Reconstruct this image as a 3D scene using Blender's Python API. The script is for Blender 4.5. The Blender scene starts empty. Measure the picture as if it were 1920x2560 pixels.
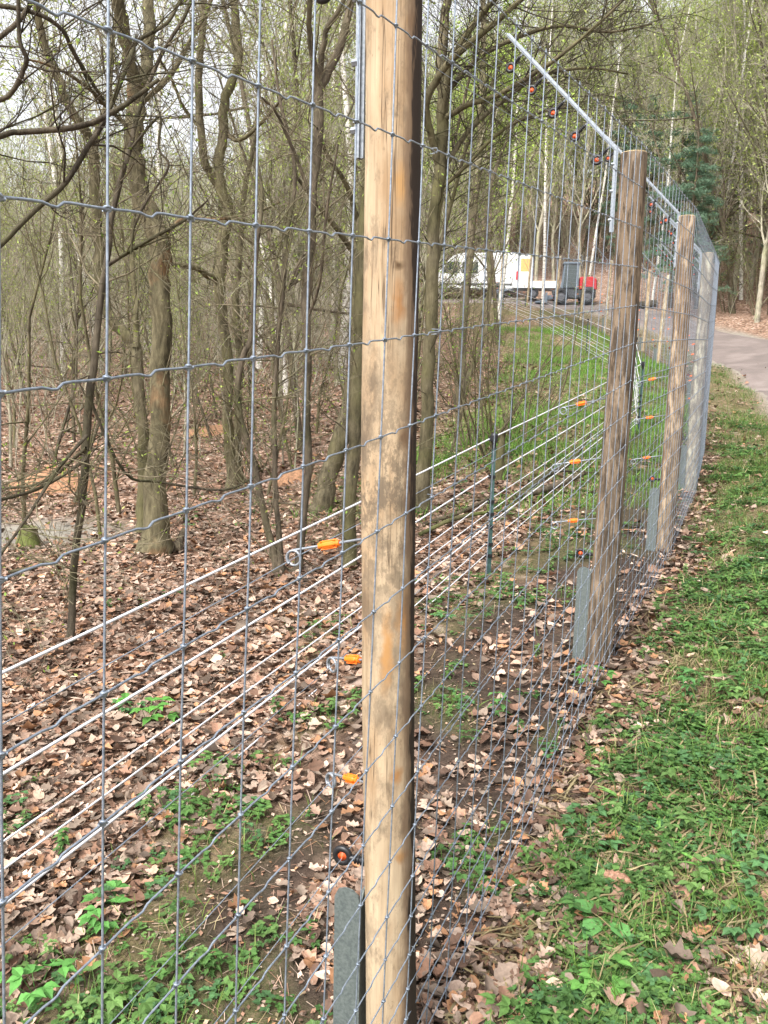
import bpy, bmesh, math, random
import numpy as np
from mathutils import Matrix, Vector
random.seed(7); RNG = np.random.default_rng(7)
SC = bpy.context.scene; COL = SC.collection
# ------------------------------------------------------------------ camera
EYE = 1.75; FPX = 2100.0; PITCH = math.radians(9.0); ROLL = 0.02
cam = bpy.data.cameras.new('camera'); camo = bpy.data.objects.new('camera', cam); COL.objects.link(camo)
cam.sensor_fit = 'VERTICAL'; cam.sensor_height = 24.0; cam.lens = 24.0 * FPX / 2560.0
cam.clip_start = 0.05; cam.clip_end = 1000
camo.matrix_world = Matrix.Translation((0, 0, EYE)) @ Matrix.Rotation(math.pi / 2 - PITCH, 4, 'X') @ Matrix.Rotation(ROLL, 4, 'Z')
SC.camera = camo
# ------------------------------------------------------------------ sky, sun, exposure
SUN_EL = math.radians(52); SUN_AZ = math.radians(215)      # azimuth clockwise from +Y: behind the camera, to the left
w = bpy.data.worlds.new('World'); SC.world = w; w.use_nodes = True
nt = w.node_tree; nt.nodes.clear()
out = nt.nodes.new('ShaderNodeOutputWorld'); bg = nt.nodes.new('ShaderNodeBackground')
sky = nt.nodes.new('ShaderNodeTexSky'); sky.sky_type = 'NISHITA'; sky.sun_disc = False
sky.sun_elevation = SUN_EL; sky.sun_rotation = SUN_AZ; sky.dust_density = 6.0; sky.air_density = 1.0; sky.ozone_density = 1.0
hs = nt.nodes.new('ShaderNodeHueSaturation'); hs.inputs['Saturation'].default_value = 0.12
nt.links.new(sky.outputs[0], hs.inputs['Color']); nt.links.new(hs.outputs[0], bg.inputs[0])
bg.inputs[1].default_value = 0.15
nt.links.new(bg.outputs[0], out.inputs[0])
sd = bpy.data.lights.new('sun', 'SUN'); sd.energy = 1.2; sd.angle = math.radians(16); sd.color = (1.0, 0.955, 0.88)
so = bpy.data.objects.new('sun', sd); COL.objects.link(so)
sv = Vector((math.sin(SUN_AZ) * math.cos(SUN_EL), math.cos(SUN_AZ) * math.cos(SUN_EL), math.sin(SUN_EL)))
so.rotation_euler = sv.to_track_quat('Z', 'Y').to_euler(); so.location = (0, 0, 30)
SC.view_settings.view_transform = 'Standard'; SC.view_settings.look = 'None'; SC.view_settings.gamma = 1.0
SC.view_settings.exposure = 1.5
SC.view_settings.use_curve_mapping = False

# ------------------------------------------------------------------ helpers
def ray(u, v):
    du, dv = u - 960.0, v - 1280.0
    c, s = math.cos(ROLL), math.sin(ROLL)
    x = c * du + s * dv; y = -s * du + c * dv
    up = -y / FPX
    return np.array([x / FPX, math.cos(PITCH) + up * math.sin(PITCH), -math.sin(PITCH) + up * math.cos(PITCH)])
def at(u, v, Y):
    d = ray(u, v); q = d * (Y / d[1]); q[2] += EYE
    return q

def link_mesh(name, me, mat, parent=None, smooth=True):
    mats = mat if isinstance(mat, (list, tuple)) else [mat]
    for m in mats: me.materials.append(m)
    me.polygons.foreach_set('use_smooth', [bool(smooth)] * len(me.polygons))
    o = bpy.data.objects.new(name, me); COL.objects.link(o)
    if parent is not None: o.parent = parent
    return o
def raw_mesh(name, V, F, colors=None, midx=None):
    """V (n,3) array, F list of arrays of tris/quads"""
    me = bpy.data.meshes.new(name)
    V = np.asarray(V, np.float32); me.vertices.add(len(V)); me.vertices.foreach_set('co', V.ravel())
    Fs = F if isinstance(F, list) else [F]
    Fs = [np.asarray(f, np.int32) for f in Fs if len(f)]
    tot = np.concatenate([np.full(len(f), f.shape[1], np.int32) for f in Fs])
    idx = np.concatenate([f.ravel() for f in Fs])
    me.loops.add(len(idx)); me.loops.foreach_set('vertex_index', idx)
    me.polygons.add(len(tot)); st = np.concatenate([[0], np.cumsum(tot)[:-1]]).astype(np.int32)
    me.polygons.foreach_set('loop_start', st); me.polygons.foreach_set('loop_total', tot)
    if midx is not None: me.polygons.foreach_set('material_index', np.asarray(midx, np.int32))
    me.update(calc_edges=True)
    if colors is not None:
        a = me.color_attributes.new('Col', 'FLOAT_COLOR', 'POINT')
        c = np.ones((len(V), 4), np.float32); c[:, :3] = colors; a.data.foreach_set('color', c.ravel())
    return me
def obj(name, V, F, mat, parent=None, smooth=True, colors=None, midx=None):
    return link_mesh(name, raw_mesh(name, V, F, colors, midx), mat, parent, smooth)
def share(name, me, parent=None):
    o = bpy.data.objects.new(name, me); COL.objects.link(o)
    if parent is not None: o.parent = parent
    return o
def tag(o, label=None, cat=None, group=None, kind=None):
    if label: o['label'] = label
    if cat: o['category'] = cat
    if group: o['group'] = group
    if kind: o['kind'] = kind
    return o
def empty(name, loc=(0, 0, 0), rz=0.0):
    o = bpy.data.objects.new(name, None); COL.objects.link(o); o.location = loc; o.rotation_euler = (0, 0, rz); o.empty_display_size = 0.1
    return o
def copy_tree(o, parent=None):
    c = o.copy(); COL.objects.link(c); c.parent = parent
    for ch in o.children: copy_tree(ch, c)
    return c

class MB:
    """collects vertices and faces of one mesh"""
    def __init__(s): s.V = []; s.Q = []; s.T = []; s.n = 0; s.C = []
    def add(s, V, Q=None, T=None, C=None):
        V = np.asarray(V, float).reshape(-1, 3)
        if Q is not None and len(Q): s.Q.append(np.asarray(Q, int) + s.n)
        if T is not None and len(T): s.T.append(np.asarray(T, int) + s.n)
        s.V.append(V); s.n += len(V)
        if C is not None: s.C.append(np.broadcast_to(np.asarray(C, float), (len(V), 3)))
        return s
    def box(s, c, size, R=None):
        x, y, z = np.array(size) / 2
        V = np.array([[-x,-y,-z],[x,-y,-z],[x,y,-z],[-x,y,-z],[-x,-y,z],[x,-y,z],[x,y,z],[-x,y,z]])
        if R is not None: V = V @ np.asarray(R).T
        return s.add(V + np.array(c), Q=[[0,3,2,1],[4,5,6,7],[0,1,5,4],[1,2,6,5],[2,3,7,6],[3,0,4,7]])
    def bar(s, p0, p1, wdt, hgt, up=(0, 0, 1)):
        p0 = np.array(p0, float); p1 = np.array(p1, float); t = p1 - p0; L = np.linalg.norm(t); t /= L
        a = np.cross(t, up); 
        if np.linalg.norm(a) < 1e-4: a = np.cross(t, (1, 0, 0))
        a /= np.linalg.norm(a); b = np.cross(a, t)
        return s.box((p0 + p1) / 2, (wdt, L, hgt), np.stack([a, t, b], 1))
    def tube(s, P, R, n=8, cap=True):
        P = np.asarray(P, float)[None]; R = np.broadcast_to(np.asarray(R, float), (1, P.shape[1]))
        V, Q = tubes(P, R, n); V = V.reshape(-1, 3)
        k = P.shape[1]
        T = []
        if cap:
            V = np.concatenate([V, P[0, :1], P[0, -1:]]); c0, c1 = len(V) - 2, len(V) - 1
            for i in range(n):
                T.append([c0, (i + 1) % n, i]); T.append([c1, (k - 1) * n + i, (k - 1) * n + (i + 1) % n])
        return s.add(V, Q=Q, T=T)
    def lathe(s, prof, n=12, c=(0, 0, 0), R=None):
        prof = np.array(prof, float); a = np.arange(n) * 2 * math.pi / n; k = len(prof)
        V = np.stack([prof[:, 0, None] * np.cos(a), prof[:, 0, None] * np.sin(a), np.repeat(prof[:, 1, None], n, 1)], -1).reshape(-1, 3)
        if R is not None: V = V @ np.asarray(R).T
        Q = [[j * n + i, j * n + (i + 1) % n, (j + 1) * n + (i + 1) % n, (j + 1) * n + i] for j in range(k - 1) for i in range(n)]
        return s.add(V + np.array(c), Q=Q)
    def faces(s):
        F = []
        if s.Q: F.append(np.concatenate(s.Q))
        if s.T: F.append(np.concatenate(s.T))
        return F
    def build(s, name, mat, parent=None, smooth=True):
        return obj(name, np.concatenate(s.V), s.faces(), mat, parent, smooth, np.concatenate(s.C) if s.C else None)
    def mesh(s, name, mat, smooth=True):
        me = raw_mesh(name, np.concatenate(s.V), s.faces(), np.concatenate(s.C) if s.C else None)
        for m in (mat if isinstance(mat, (list, tuple)) else [mat]): me.materials.append(m)
        if smooth: me.polygons.foreach_set('use_smooth', [True] * len(me.polygons))
        return me

def tubes(P, R, n):
    """P (N,k,3), R (N,k): open tubes -> V (N*k*n,3), Q"""
    P = np.asarray(P, float); N, k, _ = P.shape
    t = np.empty_like(P); t[:, 1:-1] = P[:, 2:] - P[:, :-2]; t[:, 0] = P[:, 1] - P[:, 0]; t[:, -1] = P[:, -1] - P[:, -2]
    t /= np.linalg.norm(t, axis=2, keepdims=True) + 1e-12
    m = np.abs(t).mean(1); ref = np.zeros((N, 3)); ref[np.arange(N), np.argmin(m, 1)] = 1
    u = np.cross(t, ref[:, None, :]); u /= np.linalg.norm(u, axis=2, keepdims=True) + 1e-12
    v = np.cross(t, u)
    a = np.arange(n) * 2 * math.pi / n
    V = P[:, :, None, :] + R[:, :, None, None] * (u[:, :, None, :] * np.cos(a)[:, None] + v[:, :, None, :] * np.sin(a)[:, None])
    i = np.arange(n); j = np.arange(k - 1)
    q = np.stack([j[:, None] * n + i, j[:, None] * n + (i + 1) % n, (j[:, None] + 1) * n + (i + 1) % n, (j[:, None] + 1) * n + i], -1).reshape(-1, 4)
    Q = (q[None] + (np.arange(N) * k * n)[:, None, None]).reshape(-1, 4)
    return V.reshape(-1, 3), Q[:, ::-1]

# value noise
def _hash(i, j, s):
    h = (i * 374761393 + j * 668265263 + s * 1442695041) & 0x7fffffff
    h = ((h ^ (h >> 13)) * 1274126177) & 0x7fffffff
    return (h ^ (h >> 16)) / float(0x7fffffff)
def vnoise(x, y, s=0):
    x = np.asarray(x, float); y = np.asarray(y, float)
    xi = np.floor(x).astype(np.int64); yi = np.floor(y).astype(np.int64); fx = x - xi; fy = y - yi
    fx = fx * fx * (3 - 2 * fx); fy = fy * fy * (3 - 2 * fy)
    a = _hash(xi, yi, s); b = _hash(xi + 1, yi, s); c = _hash(xi, yi + 1, s); d = _hash(xi + 1, yi + 1, s)
    return (a * (1 - fx) + b * fx) * (1 - fy) + (c * (1 - fx) + d * fx) * fy
def fnoise(x, y, sc, s=0, o=3):
    r = 0; amp = 1; tot = 0
    for k in range(o):
        r = r + amp * vnoise(np.asarray(x) * sc * 2 ** k + 17 * k, np.asarray(y) * sc * 2 ** k + 31 * k, s + k); tot += amp; amp *= .5
    return r / tot

# ------------------------------------------------------------------ materials
MATS = {}
class NB:
    def __init__(s, name):
        s.m = bpy.data.materials.new(name); s.m.use_nodes = True; s.t = s.m.node_tree
        s.b = s.t.nodes['Principled BSDF']; MATS[name] = s.m
    def n(s, typ, **kw):
        nd = s.t.nodes.new(typ)
        for k, v in kw.items():
            if k.startswith('i_'): nd.inputs[k[2:].replace('_', ' ')].default_value = v
            else: setattr(nd, k, v)
        return nd
    def l(s, a, b): s.t.links.new(a, b)
    def coord(s, scale=(1, 1, 1), kind='Object'):
        tc = s.n('ShaderNodeTexCoord'); mp = s.n('ShaderNodeMapping'); mp.inputs['Scale'].default_value = scale
        s.l(tc.outputs[kind], mp.inputs[0]); return mp.outputs[0]
    def world(s, scale=(1, 1, 1)):
        g = s.n('ShaderNodeNewGeometry'); mp = s.n('ShaderNodeMapping'); mp.inputs['Scale'].default_value = scale
        s.l(g.outputs['Position'], mp.inputs[0]); return mp.outputs[0]
    def noise(s, vec, scale, detail=4, rough=.6):
        nd = s.n('ShaderNodeTexNoise'); nd.inputs['Scale'].default_value = scale; nd.inputs['Detail'].default_value = detail; nd.inputs['Roughness'].default_value = rough
        s.l(vec, nd.inputs['Vector']); return nd.outputs['Fac']
    def ramp(s, fac, stops):
        r = s.n('ShaderNodeValToRGB'); e = r.color_ramp.elements
        while len(e) < len(stops): e.new(0.5)
        for el, (p, c) in zip(e, stops):
            el.position = p; el.color = (c[0], c[1], c[2], 1) if not isinstance(c, (int, float)) else (c, c, c, 1)
        s.l(fac, r.inputs[0]); return r.outputs[0]
    def mix(s, fac, a, b, typ='MIX'):
        m = s.n('ShaderNodeMix', data_type='RGBA', blend_type=typ)
        for sock, v in ((m.inputs[0], fac), (m.inputs[6], a), (m.inputs[7], b)):
            if isinstance(v, (int, float)): sock.default_value = v
            elif isinstance(v, tuple): sock.default_value = (*v, 1)
            else: s.l(v, sock)
        return m.outputs[2]
    def bump(s, h, strength=.3, dist=.01):
        b = s.n('ShaderNodeBump'); b.inputs['Strength'].default_value = strength; b.inputs['Distance'].default_value = dist
        s.l(h, b.inputs['Height']); s.l(b.outputs[0], s.b.inputs['Normal'])
    def done(s, col=None, rough=.8, metal=0.0, spec=.3):
        if isinstance(col, tuple): s.b.inputs['Base Color'].default_value = (*col, 1)
        elif col is not None: s.l(col, s.b.inputs['Base Color'])
        s.b.inputs['Roughness'].default_value = rough; s.b.inputs['Metallic'].default_value = metal
        s.b.inputs['Specular IOR Level'].default_value = spec
        return s.m
def plain(name, col, rough=.6, metal=0.0, spec=.4, var=.25, sc=30):
    b = NB(name); f = b.noise(b.coord(), sc)
    c = b.ramp(f, [(.3, tuple(x * (1 - var) for x in col)), (.7, tuple(min(1, x * (1 + var)) for x in col))])
    return b.done(c, rough, metal, spec)

def bark(name, c0, c1, moss, mossamt):
    b = NB(name); v = b.world((1, 1, .28)); f = b.noise(v, 22, 5, .65); f2 = b.noise(b.world(), 1.7, 4)
    base = b.ramp(f, [(.3, c0), (.68, c1)])
    mm = b.ramp(f2, [(.55 - mossamt, 0.0), (.75 - mossamt * .5, 1.0)])
    c = b.mix(mm, base, moss); f3 = b.noise(b.world((1, 1, .45)), 6.5, 5, .7)
    c = b.mix(.75, c, b.ramp(f3, [(.36, .38), (.5, .95), (.66, 1.3)]), 'MULTIPLY'); b.bump(f, 1.0, .02)
    return b.done(c, .9, spec=.15)
M_BARK = bark('bark_olive', (.05, .042, .026), (.165, .14, .088), (.098, .09, .042), .14)
M_BARK2 = bark('bark_brown', (.045, .036, .027), (.14, .112, .078), (.085, .08, .042), .06)
M_BARKO = bark('bark_orange_stained', (.05, .042, .024), (.16, .138, .082), (.20, .10, .048), -.02)
M_DARK = bark('bark_dark', (.03, .024, .018), (.095, .078, .055), (.06, .062, .026), .1)
M_TWIG = bark('twig_bark', (.09, .075, .05), (.22, .185, .125), (.135, .13, .065), .1)
M_FAR = bark('hazed_far_bark', (.21, .188, .145), (.42, .38, .30), (.29, .285, .18), .12)  # paler than the near barks: distance haze and brightness put into the colour
M_MOSS = bark('mossy_bark', (.05, .045, .025), (.14, .125, .065), (.10, .115, .035), .15)
def birch():
    b = NB('birch_bark'); f = b.noise(b.world((1, 1, 5)), 3.2, 4, .7); f2 = b.noise(b.world(), 2.2, 3)
    c = b.ramp(f, [(.36, (.05, .045, .04)), (.44, (.55, .52, .47)), (.7, (.78, .76, .71))])
    c = b.mix(b.ramp(f2, [(.6, 0.0), (.72, .8)]), c, (.09, .08, .06)); return b.done(c, .7)
M_BIRCH = birch()
def leafmat(name, hue=0):
    b = NB(name); a = b.n('ShaderNodeVertexColor'); a.layer_name = 'Col'
    f = b.noise(b.world(), 60, 2); c = b.mix(.35, a.outputs[0], b.ramp(f, [(.3, .55), (.7, 1.35)]), 'MULTIPLY')
    b.done(c, .6, spec=.3)
    tr = b.n('ShaderNodeBsdfTranslucent'); b.l(c, tr.inputs[0]); mx = b.n('ShaderNodeMixShader'); mx.inputs[0].default_value = .3
    o = b.t.nodes['Material Output']; b.l(b.b.outputs[0], mx.inputs[1]); b.l(tr.outputs[0], mx.inputs[2]); b.l(mx.outputs[0], o.inputs[0])
    return b.m
M_LEAF = leafmat('green_leaf'); 
def litter():
    b = NB('dry_leaf'); a = b.n('ShaderNodeVertexColor'); a.layer_name = 'Col'
    f = b.noise(b.world(), 90, 3); c = b.mix(.5, a.outputs[0], b.ramp(f, [(.3, .6), (.7, 1.3)]), 'MULTIPLY')
    return b.done(c, .75, spec=.2)
M_LIT = litter()
M_ZINC = None
def zinc(name, c0, c1, rough, metal):
    b = NB(name); f = b.noise(b.coord(), 120, 3); c = b.ramp(f, [(.35, c0), (.65, c1)]); return b.done(c, rough, metal, .5)
M_WIRE = zinc('galvanised_wire', (.15, .178, .22), (.255, .295, .35), .4, .4)
M_STEEL = zinc('galvanised_steel', (.165, .185, .21), (.26, .285, .315), .45, .45)
M_ROD = zinc('zinc_rod', (.2, .22, .25), (.3, .325, .36), .4, .5)
M_PLATE = zinc('weathered_steel_plate', (.07, .086, .085), (.125, .145, .138), .6, .15)
M_ROPE = plain('white_rope', (.55, .55, .58), .7, var=.12, sc=200)
M_BLACK = plain('black_plastic', (.012, .012, .014), .4)
M_ORANGE = plain('orange_plastic', (.82, .17, .012), .45, var=.1)
M_RORANGE = plain('red_orange_plastic', (.55, .085, .02), .5, var=.1)
M_GREENP = plain('green_post_plastic', (.035, .075, .07), .5)
def wood(name, c0, c1, c2, dirt, streak=False, seedoff=0.0):
    b = NB(name)
    f = b.noise(b.coord((1, 1, .035)), 120, 5, .65); f2 = b.noise(b.coord((1, 1, .09)), 34 + seedoff, 4, .6)
    big = b.noise(b.coord((1, 1, .2)), 11 + seedoff, 4, .6); blot = b.noise(b.coord((1, 1, .5)), 9.3 + seedoff * 2, 6, .72); speck = b.noise(b.coord((1, 1, .6)), 55, 5, .75)
    base = b.ramp(f2, [(.3, c0), (.65, c1)])
    base = b.mix(.4, base, b.ramp(f, [(.32, .5), (.62, 1.18)]), 'MULTIPLY')
    c = b.mix(b.ramp(big, [(.46, 0.0), (.66, .8)] if streak else [(.48, 0.0), (.57, .85)]), base, c2)
    c = b.mix(b.ramp(blot, [(.5, 0.0), (.6, dirt)]), c, (.10, .075, .052))
    cream = b.noise(b.coord((1, 1, .3)), 13.7 + seedoff, 5, .7); c = b.mix(b.ramp(cream, [(.44, 0.0), (.68, .45)] if streak else [(.5, 0.0), (.6, .75)]), c, tuple(min(.5, v_ * (1.15 if streak else 1.7)) for v_ in c1))
    if not streak: c = b.mix(b.ramp(b.noise(b.coord((1, 1, .13)), 42 + seedoff, 5, .75), [(.5, 0.0), (.57, .8)]), c, tuple(v_ * .45 for v_ in c0))
    c = b.mix(b.ramp(speck, [(.6, 0.0), (.68, .45)]), c, (.12, .08, .05))
    if streak:      # knots, rough dark bark left on one flank and a dark open split
        tc = b.n('ShaderNodeTexCoord'); sx = b.n('ShaderNodeSeparateXYZ'); b.l(tc.outputs['Object'], sx.inputs[0])
        wob = b.n('ShaderNodeMixRGB'); wob.inputs[0].default_value = .03; b.l(tc.outputs['Object'], wob.inputs[1])
        nz = b.n('ShaderNodeTexNoise'); nz.inputs['Scale'].default_value = 30; b.l(tc.outputs['Object'], nz.inputs['Vector']); b.l(nz.outputs['Color'], wob.inputs[2])
        for (kx, kz, kr, kh, col) in KNOTS:
            mp = b.n('ShaderNodeMapping'); mp.inputs['Location'].default_value = (-kx * .97 - .015, 0, -kz * .97 - .015); b.l(wob.outputs[0], mp.inputs[0])
            m2 = b.n('ShaderNodeMapping'); m2.inputs['Scale'].default_value = (1 / kr, 0, 1 / kh); b.l(mp.outputs[0], m2.inputs[0])
            ln = b.n('ShaderNodeVectorMath', operation='LENGTH'); b.l(m2.outputs[0], ln.inputs[0])
            c = b.mix(b.ramp(ln.outputs['Value'], [(.25, .9), (.6, .55), (1.0, 0.0)]), c, col)
        ck = b.noise(b.coord((1, 1, .022)), 48, 3, .5); gate = b.noise(b.coord((1, 1, .3)), 8, 2, .5)
        crack = b.mix(1.0, b.ramp(ck, [(.478, 0.0), (.492, 1.0), (.506, 0.0)]), b.ramp(gate, [(.5, 0.0), (.58, 1.0)]), 'MULTIPLY'); c = b.mix(crack, c, (.07, .045, .028))
        st = b.noise(b.coord((1, 1, .55)), 26, 6, .8);
        zw = b.n('ShaderNodeMapRange'); zw.inputs[1].default_value = 1.05; zw.inputs[2].default_value = 1.5; b.l(sx.outputs[2], zw.inputs[0]); zv = b.n('ShaderNodeMapRange'); zv.inputs[1].default_value = 2.0; zv.inputs[2].default_value = 1.55; b.l(sx.outputs[2], zv.inputs[0])
        band = b.mix(1.0, b.mix(1.0, zw.outputs[0], zv.outputs[0], 'MULTIPLY'), b.ramp(st, [(.47, 0.0), (.56, .85)]), 'MULTIPLY'); c = b.mix(band, c, (.115, .088, .062))
        ns = b.noise(b.coord((1, 1, .16)), 14, 5, .75)
        a1 = b.n('ShaderNodeMath', operation='MULTIPLY_ADD'); b.l(ns, a1.inputs[0]); a1.inputs[1].default_value = .085; a0 = b.n('ShaderNodeMath', operation='MULTIPLY_ADD'); b.l(sx.outputs[2], a0.inputs[0]); a0.inputs[1].default_value = .0187; b.l(sx.outputs[0], a0.inputs[2]); b.l(a0.outputs[0], a1.inputs[2])
        m1 = b.ramp(a1.outputs[0], [(.066, 0.0), (.08, .85)])
        c = b.mix(m1, c, (.15, .10, .065))
        m3 = b.ramp(a1.outputs[0], [(.088, 0.0), (.093, .96)])
        c = b.mix(m3, c, (.03, .022, .018))
    b.bump(f2, .5, .004)
    return b.done(c, .8, spec=.15)
KNOTS = [(.0, 1.66, .022, .03, (.10, .05, .02)), (-.02, 1.95, .02, .06, (.30, .15, .06)), (.015, 1.24, .028, .10, (.34, .17, .06)), (-.03, 1.17, .018, .12, (.36, .19, .07)), (.0, .86, .02, .028, (.26, .13, .05)), (.02, .65, .016, .02, (.28, .15, .06)),
    (-.02, 2.2, .022, .05, (.38, .22, .09)), (.01, 1.50, .035, .045, (.13, .095, .06)), (.02, 1.42, .03, .05, (.16, .11, .07)), (.0, 2.52, .02, .02, (.24, .13, .05)), (-.022, 2.03, .014, .012, (.07, .04, .02))]
M_WOOD1 = wood('peeled_wood', (.28, .205, .13), (.41, .32, .215), (.25, .155, .082), .7, True)
M_WOOD2 = wood('brown_wood', (.065, .048, .034), (.14, .105, .074), (.17, .122, .08), .8, False, 1.3)
M_WOOD3 = wood('ochre_wood', (.14, .10, .065), (.26, .195, .13), (.17, .11, .065), .8, False, 2.1)
M_WOOD4 = wood('greyed_wood', (.22, .185, .135), (.33, .28, .21), (.18, .145, .10), .65, False, .6)
M_WOOD5 = wood('pale_far_wood', (.33, .255, .16), (.46, .36, .235), (.28, .2, .12), .3, False, .9)
def endgrain():
    b = NB('end_grain'); wv = b.n('ShaderNodeTexWave', wave_type='RINGS', rings_direction='Z'); wv.inputs['Scale'].default_value = 45; wv.inputs['Distortion'].default_value = 1.5
    b.l(b.coord(), wv.inputs['Vector']); return b.done(b.ramp(wv.outputs['Fac'], [(.2, (.48, .34, .17)), (.8, (.62, .47, .27))]), .8)
M_END = endgrain()
def ground_mat():
    b = NB('forest_floor'); a = b.n('ShaderNodeVertexColor'); a.layer_name = 'Col'
    sp = b.n('ShaderNodeSeparateColor'); b.l(a.outputs[0], sp.inputs[0])
    vo = b.n('ShaderNodeTexVoronoi'); vo.inputs['Scale'].default_value = 11; b.l(b.world(), vo.inputs['Vector'])
    lc = b.n('ShaderNodeSeparateColor'); b.l(vo.outputs['Color'], lc.inputs[0])
    leaf = b.ramp(lc.outputs[0], [(.0, (.13, .075, .05)), (.3, (.24, .145, .10)), (.6, (.33, .21, .15)), (.85, (.42, .29, .22)), (1., (.55, .43, .36))])
    leaf = b.mix(b.ramp(vo.outputs['Distance'], [(.25, 0.0), (.75, .75)]), leaf, (.07, .045, .03))
    soil = b.ramp(b.noise(b.world(), 24, 5, .7), [(.3, (.022, .016, .013)), (.7, (.066, .047, .036))])
    moss = b.ramp(b.noise(b.world(), 45, 4, .7), [(.3, (.04, .045, .02)), (.5, (.075, .085, .03)), (.62, (.15, .12, .065)), (.75, (.24, .18, .10))])
    c = b.mix(sp.outputs[0], leaf, soil); c = b.mix(sp.outputs[1], c, moss)
    c = b.mix(sp.outputs[2], c, b.ramp(b.noise(b.world(), 9, 5), [(.3, (.16, .145, .12)), (.7, (.25, .23, .195))]))
    b.bump(b.noise(b.world(), 30, 5, .75), .7, .03)
    return b.done(c, .95, spec=.1)
M_GROUND = ground_mat()
def path_mat():
    b = NB('track_surface'); f = b.noise(b.world(), 1.1, 5, .6); g = b.noise(b.world(), 60, 3, .7)
    c = b.ramp(f, [(.3, (.115, .095, .088)), (.5, (.15, .122, .112)), (.7, (.20, .165, .152))]); c = b.mix(.6, c, b.ramp(g, [(.3, .7), (.7, 1.25)]), 'MULTIPLY')
    b.bump(g, .5, .01); return b.done(c, .85, spec=.25)
M_PATH = path_mat()

# ------------------------------------------------------------------ fence line (post centres, base height relative to the eye)
POSTS = np.array([(-1.105, -.52, -2.08), (.035, 1.928, -1.79), (1.194, 4.419, -1.50), (2.31, 6.78, -1.35), (3.52, 9.62, -1.20), (4.60, 12.3, -.95), (5.55, 15.0, -.68),
    (6.40, 17.7, -.38), (7.05, 20.4, 0.0), (7.72, 23.0, .39), (8.12, 25.6, .55), (8.42, 28.2, 1.00), (8.35, 33.0, 1.97), (8.40, 37.5, 2.72), (8.15, 42.0, 3.38), (7.4, 46.0, 3.95), (6.4, 49.6, 4.5), (5.7, 53.0, 5.0)])
def fence_sd(x, y):
    """signed distance to the post line (inside the enclosure positive) and arc length"""
    x = np.asarray(x, float); y = np.asarray(y, float); best = np.full(x.shape, 1e9); sg = np.zeros(x.shape); arc = np.zeros(x.shape); acc = 0.0
    for a, b in zip(POSTS[:-1], POSTS[1:]):
        d = b[:2] - a[:2]; L = np.hypot(*d); d = d / L
        t = (x - a[0]) * d[0] + (y - a[1]) * d[1]; lo = -60 if acc == 0 else 0
        tc = np.clip(t, lo, L); qx = a[0] + d[0] * tc - x; qy = a[1] + d[1] * tc - y; r = np.hypot(qx, qy)
        side = -(x - a[0]) * d[1] + (y - a[1]) * d[0]
        m = r < best; best = np.where(m, r, best); sg = np.where(m, np.sign(side), sg); arc = np.where(m, acc + tc, arc); acc += L
    return best * sg, arc
PATHL = np.array([(3.2, -30), (3.6, -8), (4.6, 4), (6.0, 11.5), (7.8, 17), (9.1, 21.3), (10.35, 27), (10.6, 33), (10.4, 38), (9.7, 43), (8.6, 46.6), (6, 49.2), (1, 51.5), (-6, 52.5), (-14, 53)], float)
def cat(P, n):
    out = []
    P = np.concatenate([[2 * P[0] - P[1]], P, [2 * P[-1] - P[-2]]])
    for i in range(1, len(P) - 2):
        for t in np.arange(n) / n:
            a, b, c, d = P[i - 1], P[i], P[i + 1], P[i + 2]
            out.append(.5 * (2 * b + (c - a) * t + (2 * a - 5 * b + 4 * c - d) * t * t + (3 * b - a - 3 * c + d) * t ** 3))
    out.append(P[-2]); return np.array(out)
PL = cat(PATHL, 10); _t = np.gradient(PL, axis=0); _t /= np.linalg.norm(_t, axis=1)[:, None]; PN = np.stack([_t[:, 1], -_t[:, 0]], 1)
PW = 3.1; PCEN = PL + PN * PW / 2
def path_side(x, y):
    x = np.asarray(x, float); y = np.asarray(y, float); d = np.full(x.shape, 1e9); sd = np.zeros(x.shape)
    for p, n in zip(PCEN[::2], PN[::2]):
        r = np.hypot(x - p[0], y - p[1]); m = r < d; d = np.where(m, r, d); sd = np.where(m, (x - p[0]) * n[0] + (y - p[1]) * n[1], sd)
    return sd
def path_d(x, y):
    x = np.asarray(x, float); y = np.asarray(y, float); d = np.full(x.shape, 1e9)
    for p in PCEN[::2]: d = np.minimum(d, np.hypot(x - p[0], y - p[1]))
    return d - PW / 2

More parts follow.
